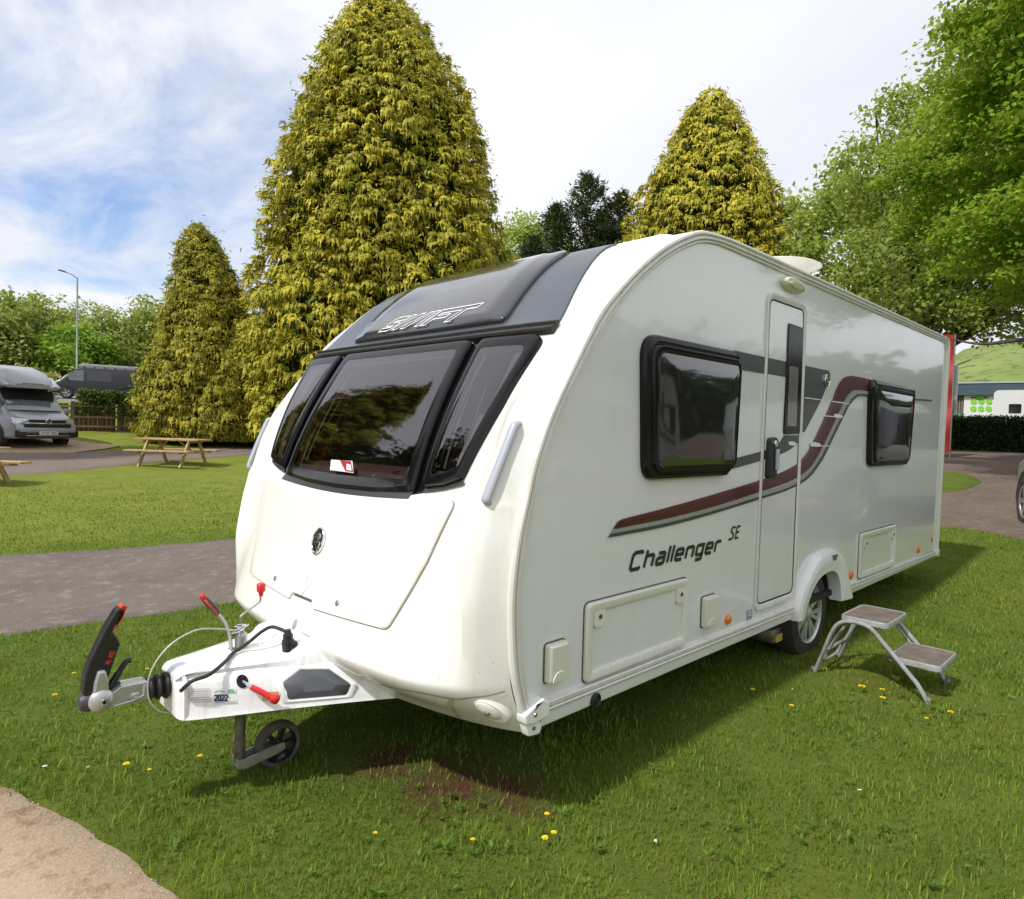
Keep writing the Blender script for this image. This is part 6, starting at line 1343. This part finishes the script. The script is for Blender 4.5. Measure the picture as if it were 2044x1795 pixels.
def building():
    X = 56.6; z0 = tz(56, 8); t = thing('retail_building', (X, 3, z0), 'low flat-roofed building with dark blue fascia beyond the hedge', 'building')
    u = lambda y: X + (10.6 - y) * .175
    def wall(nm, y0, y1, za, zb, dx, mt, par=t, bev=0):
        b = MB(); P = [(u(y0) + dx, y0, za), (u(y1) + dx, y1, za), (u(y1) + dx, y1, zb), (u(y0) + dx, y0, zb)]; Q = [(p[0] + 6, p[1] + (0 if k in (0, 3) else 0), p[2]) for k, p in enumerate(P)]
        b.add(P + Q, [(0, 1, 2, 3), (7, 6, 5, 4), (0, 4, 5, 1), (1, 5, 6, 2), (2, 6, 7, 3), (3, 7, 4, 0)]); return b.obj(nm, mt, par)
    brick = simple('orange_brick', (.34, .135, .075), .9, var=.3, nscale=3); dk = simple('dark_cladding', (.10, .095, .09), .7, var=.3)
    wall('wall', 13.0, -12.0, z0 - .5, 4.98, .30, brick); wall('fascia', 10.75, -12.3, 4.98, 5.84, -.30, simple('blue_grey_fascia', (.055, .085, .125), .45, var=.15)); wall('roof_edge', 10.8, -12.4, 5.84, 5.94, -.36, simple('pale_roof_edge', (.42, .44, .46), .6))
    wall('cladding', 10.7, 10.0, z0 - .5, 4.97, .10, dk)
    b = MB()
    for k in range(4): y = 10.55 - k * .16; b.box((u(y) + .02, y - .03, 3.2), (u(y) + .08, y + .03, 4.9))
    b.obj('timber_batten', simple('warm_batten', (.22, .17, .13), .8), t)
    b = MB(); b.box((u(10.4) - .2, 10.1, 3.42), (u(10.4) - .1, 10.5, 3.62)); b.obj('green_notice', simple('notice_green', (.03, .32, .15), .5), t)
    for k in range(3): b = MB(); y = 7.0 - k * 3.4; b.box((u(y) + .22, y - 1.3, 3.3), (u(y) + .32, y + .8, 4.55)); b.obj('shop_window', M_VWIN, t)
    # white sign board with green discs
    s = thing('sign_board', (u(8.6) - .1, 8.6, 3.4), 'white sign board with two rows of green discs below the blue fascia', 'sign')
    b = MB(); P = [(u(9.96) - .02, 9.96, 3.2), (u(7.0) - .02, 7.0, 3.2), (u(7.0) - .02, 7.0, 4.96), (u(9.96) - .02, 9.96, 4.96)]; b.add(P + [(p[0] + .1, p[1], p[2]) for p in P], [(0, 1, 2, 3), (0, 4, 5, 1), (1, 5, 6, 2), (2, 6, 7, 3), (3, 7, 4, 0)]); b.obj('board', M_VWHITE, s)
    mg = simple('lime_green_disc', (.20, .56, .03), .5, var=.1); mg2 = simple('pale_disc_print', (.35, .62, .22), .5)
    for r in range(2):
        for c in range(3):
            y = 9.38 - c * .455; zc = 4.50 - r * .53; b = MB(); b.lathe([(0, .205), (.02, .205)], (u(y) - .03, y, zc), (-1, .0, 0), 20); o = b.obj('green_disc', mg, s)
            b = MB(); b.box((u(y) - .058, y - .07, zc - .02), (u(y) - .052, y + .07, zc + .02)); b.obj('disc_print', mg2, o)
    b = MB(); b.prism([(.34 * math.cos(a), .11 * math.sin(a)) for a in np.linspace(0, 6.283, 19)[:-1]], lambda p, q, d: (u(9.1) - .04 - d, 9.12 - p, 4.83 + q), 0, .02); b.obj('sign_logo', mg, s)
    b = MB(); b.box((u(9.4) - .07, 9.28, 4.77), (u(9.4) - .05, 9.55, 4.85)); b.box((u(8.9) - .07, 8.52, 4.78), (u(8.9) - .05, 8.78, 4.86)); b.box((u(9.1) - .08, 8.7, 4.67), (u(9.1) - .06, 9.5, 4.70)); b.obj('sign_lettering', M_LETTER, s)
building()
def motorhome():
    t = thing('motorhome', (48.3, 3.3, tz(48, 3) + .35), 'white motorhome parked in front of the sign board, behind the hedge', 'motorhome', None, math.radians(-82))
    # local x forward (to the right in the picture)
    b = MB(); b.prism(rpoly([(-3.3, .3), (1.9, .3), (2.2, .9), (3.0, 1.5), (3.1, 2.0), (2.2, 2.58), (-3.2, 2.58), (-3.35, 2.4)], .18, 5), lambda x, z, d: (x, d, z), -1.1, 1.1, .06); b.obj('body', M_VWHITE, t, True)
    for s in (-1, 1):
        for (x0, x1, z0, z1) in ((-2.6, -2.0, 1.2, 1.75), (-.85, -.55, .9, 2.1), (.5, 1.3, 1.25, 1.75)): b = MB(); b.prism(rpoly([(x0, z0), (x1, z0), (x1, z1), (x0, z1)], .06, 3), lambda x, z, d, s=s: (x, s * (1.1 + d), z), 0, .02); b.obj('window', M_VWIN, t)
        b = MB(); b.prism([(1.9, 1.2), (2.7, 1.2), (2.3, 1.75), (1.9, 1.75)], lambda x, z, d, s=s: (x, s * (1.1 + d), z), 0, .02); b.obj('cab_window', M_VWIN, t)
        for xw in (-1.9, 1.7): car_wheel(t, xw, s * 1.08, .34, .2, s)
motorhome()
# ------------------------------------------------------------------ grass blades, weeds and flowers
def inside_path(x, y):
    P = np.array(sorted(PATH_E, key=lambda p: p[1])); return x < np.interp(y, P[:, 1], P[:, 0]) + .02 * np.sin(y * 23) + .03 * np.sin(y * 61 + 3 * np.sin(x * 40)) * np.sin(y * 7) - .015
def in_road(x, y):
    N_ = np.array(ROAD_N); F_ = np.array(ROAD_F); return (y > np.interp(x, N_[:, 0], N_[:, 1]) + .02 * np.sin(x * 17)) & (y < np.interp(x, F_[:, 0], F_[:, 1]) + .02 * np.sin(x * 13))
def in_yard(x, y):
    P = np.array([(-9, 7.2), (-.39, 8.53), (.19, 8.91), (.65, 8.86), (2.4, 9.4), (5.6, 12), (9, 13.5)]); return x > np.interp(y, P[:, 0], P[:, 1])
BARE = [(-.17, .45, .46), (-.30, .82, .34), (-.02, .22, .30)]
def blades(name, n, dmin, dmax, pw, h0, w0, amin, amax, seed, mat):
    g = np.random.default_rng(seed); d = dmin + (dmax - dmin) * g.random(n) ** pw; a = np.radians(g.uniform(amin, amax, n)); x = CAM_P.x + d * np.cos(a); y = CAM_P.y + d * np.sin(a)
    ok = ~inside_path(x, y) & ~in_road(x, y) & ~in_yard(x, y)
    for (bx, by, br) in BARE[:3]: ok &= (np.hypot(x - bx, y - by) > br * g.uniform(.2, 1.1, n)) | (g.random(n) < .45)
    for (bx, by, br) in BARE[3:]: ok &= (np.hypot(x - bx, y - by) > br * g.uniform(.2, 1.1, n)) | (g.random(n) < .55)
    ok &= g.random(n) < np.clip((dmax - d) / (dmax * .55), 0, 1)
    x, y, d = x[ok], y[ok], d[ok]; n = len(x)
    cl = .5 + .5 * np.sin(x * 7.3 + 2 * np.sin(y * 5.1)) * np.sin(y * 6.7 + 1.7 * np.sin(x * 4.3)); edge = np.clip(1 - (x - np.interp(y, *np.array(sorted([(p[1], p[0]) for p in PATH_E])).T)) / .5, 0, 1)
    h = h0 * (.55 + .75 * cl + .6 * edge) * g.uniform(.55, 1.4, n); w = w0 * g.uniform(.7, 1.4, n) * (1 + (d - 2.5).clip(0) * .16)
    z = terr(x, y); th = g.uniform(0, 2 * np.pi, n); ln = g.uniform(.15, .95, n) * h; ux, uy = np.cos(th), np.sin(th); px, py = -uy, ux
    b0 = np.c_[x - px * w, y - py * w, z - .004]; b1 = np.c_[x + px * w, y + py * w, z - .004]
    m0 = np.c_[x + ux * ln * .35 - px * w * .8, y + uy * ln * .35 - py * w * .8, z + h * .6]; m1 = np.c_[x + ux * ln * .35 + px * w * .8, y + uy * ln * .35 + py * w * .8, z + h * .6]
    t0 = np.c_[x + ux * ln - px * w * .12, y + uy * ln - py * w * .12, z + h * .95]; t1 = np.c_[x + ux * ln + px * w * .12, y + uy * ln + py * w * .12, z + h * .95]
    V = np.stack([b0, b1, m1, m0, t1, t0], 1).reshape(-1, 3); i = np.arange(n)[:, None] * 6; F = np.concatenate([i + np.array([0, 1, 2, 3]), i + np.array([3, 2, 4, 5])], 0)
    T = np.clip(.35 + .35 * (cl - .5) + g.normal(0, .24, n), 0, 1); dry = g.random(n) < .04 + .12 * (np.sin(x * 2.1 + 1.3 * np.sin(y * 1.7)) * np.sin(y * 2.6) > .35); T[dry] = 1
    o = np_mesh(name, V, F, mat, None, {'tint': np.repeat(T, 6)}, kind='stuff'); return o
M_BLADE = leaf_mat('grass_blades', (.070, .155, .014), (.33, .40, .055), (.16, .27, .024), .42, .9, .55)
o = blades('grass', 310000, 1.2, 17.0, 1.15, .026, .0020, -12, 100, 1, M_BLADE); o['label'] = 'short tufted lawn grass around the caravan'; o['category'] = 'grass'
def broad_weeds():
    g = np.random.default_rng(17); V = []; T = []
    spots = [(-1.0, 1.35), (-.95, 1.0), (-.75, .35), (-.5, .2), (-1.15, 1.75), (.1, -.5), (-.35, -.3), (.9, -.95), (2.3, -.9), (1.7, -.6), (-.6, 1.7), (-1.2, 2.3), (2.9, -1.1), (.4, -.9)]
    C = [(sx + g.normal(0, .22), sy + g.normal(0, .22)) for sx, sy in spots for _ in range(14)] + [(g.uniform(-1.1, 4), g.uniform(-1.6, 3.2)) for _ in range(260)]
    for (x, y) in C:
        if inside_path(np.array([x]), np.array([y]))[0]: continue
        k = g.integers(3, 7); z = tz(x, y); s = g.uniform(.009, .022)
        for q in range(k):
            a = g.uniform(0, 6.28); d = np.array([math.cos(a), math.sin(a), g.uniform(.15, .9)]); d /= np.linalg.norm(d); sd_ = np.array([-math.sin(a), math.cos(a), g.normal(0, .2)]); p = np.array([x, y, z + .008 + g.uniform(0, .02)])
            V += [p, p + d * s * .8 - sd_ * s * .38, p + d * s * 1.7, p + d * s * .8 + sd_ * s * .38]; T += [g.uniform(0, .7)] * 4
    np_o = np_mesh('clover', np.array(V), np.arange(len(V)).reshape(-1, 4), leaf_mat('clover_leaves', (.07, .15, .016), (.17, .29, .04), None, .3), None, {'tint': np.array(T)}, kind='stuff'); np_o['label'] = 'broad-leaved weeds and clover in the lawn'; np_o['category'] = 'weeds'
broad_weeds()
M_DAND = simple('dandelion_yellow', (.90, .66, .02), .6, var=.15, nscale=200); M_STEM = simple('flower_stem', (.16, .22, .05), .7)
DG = 'dandelion heads scattered in the lawn'
def dandelion(x, y, r, label, first=[None]):
    z = tz(x, y) + .045
    if first[0] is None:
        b = MB(); rnd = random.Random(2)
        for ring, (m, rr, hz) in enumerate(((14, 1.0, .0), (11, .8, .12), (8, .5, .2), (5, .25, .25))):
            for k in range(m):
                a = 6.283 * k / m + ring * .3; w = .17; u = (math.cos(a), math.sin(a)); v = (-u[1], u[0]); tip = .12 * rnd.random()
                b.add([(0, 0, hz - .05), (u[0] * rr * .8 - v[0] * w, u[1] * rr * .8 - v[1] * w, hz + .1), (u[0] * rr, u[1] * rr, hz + tip), (u[0] * rr * .8 + v[0] * w, u[1] * rr * .8 + v[1] * w, hz + .1)], [(0, 1, 2, 3)])
        b2 = MB(); b2.tube([(0, 0, 0), (.2, .1, -1.4), (.3, .2, -2.8)], .12, 5)
        t = thing('dandelion', (x, y, z), label, 'dandelion', DG, 0.0); b.obj('petals', M_DAND, t); b2.obj('stem', M_STEM, t); first[0] = t; t.scale = (r, r, r); return
    c = copy_tree(first[0], (x, y, z), x * 7, label); c.scale = (r, r, r)
D_ = [(-1.22, 1.51, .016, 'dandelion in the lit grass left of the jockey wheel, the brightest there'), (-.09, -.03, .012, 'uppermost of three dandelions close together in the right foreground'), (-.21, -.13, .015, 'large lowest dandelion of the three in the foreground below the caravan corner'), (-.16, -.13, .013, 'right-hand dandelion of the foreground three, tilted'),
      (-.67, .33, .009, 'small dandelion alone in the foreground below the jockey wheel'), (-.42, .05, .010, 'small dandelion alone in the middle foreground'), (2.22, -.48, .022, 'large dandelion in front of the step stool'), (2.26, -.58, .016, 'dandelion just right of the large one in front of the step stool'), (2.13, -.62, .018, 'dandelion nearer than the pair in front of the step stool'),
      (1.69, -.05, .016, 'dandelion left of the step stool near the caravan shadow'), (2.01, -.87, .012, 'small dandelion in the grass right of the nearest step foot'), (1.64, -.30, .013, 'dandelion midway between the caravan corner and the step stool'), (-.95, 1.37, .013, 'dandelion just left of the jockey wheel'), (2.20, -.94, .016, 'dandelion right of the step stool front leg'), (-1.16, 1.39, .010, 'small dandelion near the path edge at the left'),
      (-1.3, 2.6, .014, 'dandelion below the hitch coupling'), (-1.15, 2.9, .013, 'dandelion behind the coupling head'), (-.8, 2.7, .012, 'dandelion seen under the loop of cable'), (-1.0, 2.3, .012, 'dandelion seen between handle and cable'), (3.2, -.6, .014, 'dandelion behind the lower step'), (5.2, -1.3, .022, 'dandelion in the bright grass right of the caravan rear'), (6.8, -1.6, .025, 'dandelion near the yard edge at the right'), (6.4, -1.2, .02, 'dandelion left of the one near the yard edge'), (3.9, -1.15, .015, 'dandelion in the grass at the right edge')]
for d_ in D_: dandelion(*d_)
M_PETAL = simple('fallen_petal', (.75, .68, .70), .7)
def petal(x, y, s, a, label):
    z = tz(x, y) + .03; b = MB(); b.add([(0, -s * .4, 0), (s, -s * .2, s * .3), (s * 1.1, s * .3, s * .1), (0, s * .4, 0), (-s * .5, 0, s * .2)], [(0, 1, 2, 3, 4)]); o = b.obj('petal', M_PETAL, None); o.location = (x, y, z); o.rotation_euler = (.3, .2, a); o['label'] = label; o['category'] = 'petal'; o['group'] = 'pale petals fallen on the lawn'
for p in [(.10, -.42, .018, .4, 'white petal in the foreground right of the three dandelions'), (1.05, -.85, .012, 2., 'small white petal in the middle of the right-hand lawn'), (1.9, -.20, .012, 1., 'white petal between the caravan corner and the stool'), (-1.48, 1.75, .016, 2.5, 'white petal by the path edge at the far left'), (-1.35, 1.62, .013, .8, 'second white petal near the path edge, closer to the grass')]: petal(*p)
# litter of gravel along the path edge
g = np.random.default_rng(3); n = 500; yy = g.uniform(-1, 3.2, n); P = np.array(sorted([(p[1], p[0]) for p in PATH_E])); xx = np.interp(yy, P[:, 0], P[:, 1]) - abs(g.normal(0, .035, n)) - .03; V = []; F = []
s = g.uniform(.0015, .0045, n); oc = np.array([(1, 0, 0), (0, 1, 0), (-1, 0, 0), (0, -1, 0), (0, 0, .8)]); zz = terr(xx, yy) + .012
V = (np.c_[xx, yy, zz][:, None, :] + oc[None] * s[:, None, None]).reshape(-1, 3); i = np.arange(n)[:, None] * 5
F = np.concatenate([i + np.array(q) for q in ((0, 1, 4), (1, 2, 4), (2, 3, 4), (3, 0, 4))]); o = np_mesh('gravel', V, F, simple('pale_grit', (.50, .43, .35), .8, var=.4, nscale=90), None, None, 'stuff'); o['label'] = 'loose pale grit along the edge of the footpath'; o['category'] = 'gravel'
# ------------------------------------------------------------------ the caravan pitched opposite, seen only as a reflection in the side skin and windows
nb = copy_tree(CARA, (11.2, -7.3, .15), math.pi, 'matching white caravan pitched opposite, mirrored in the side windows')
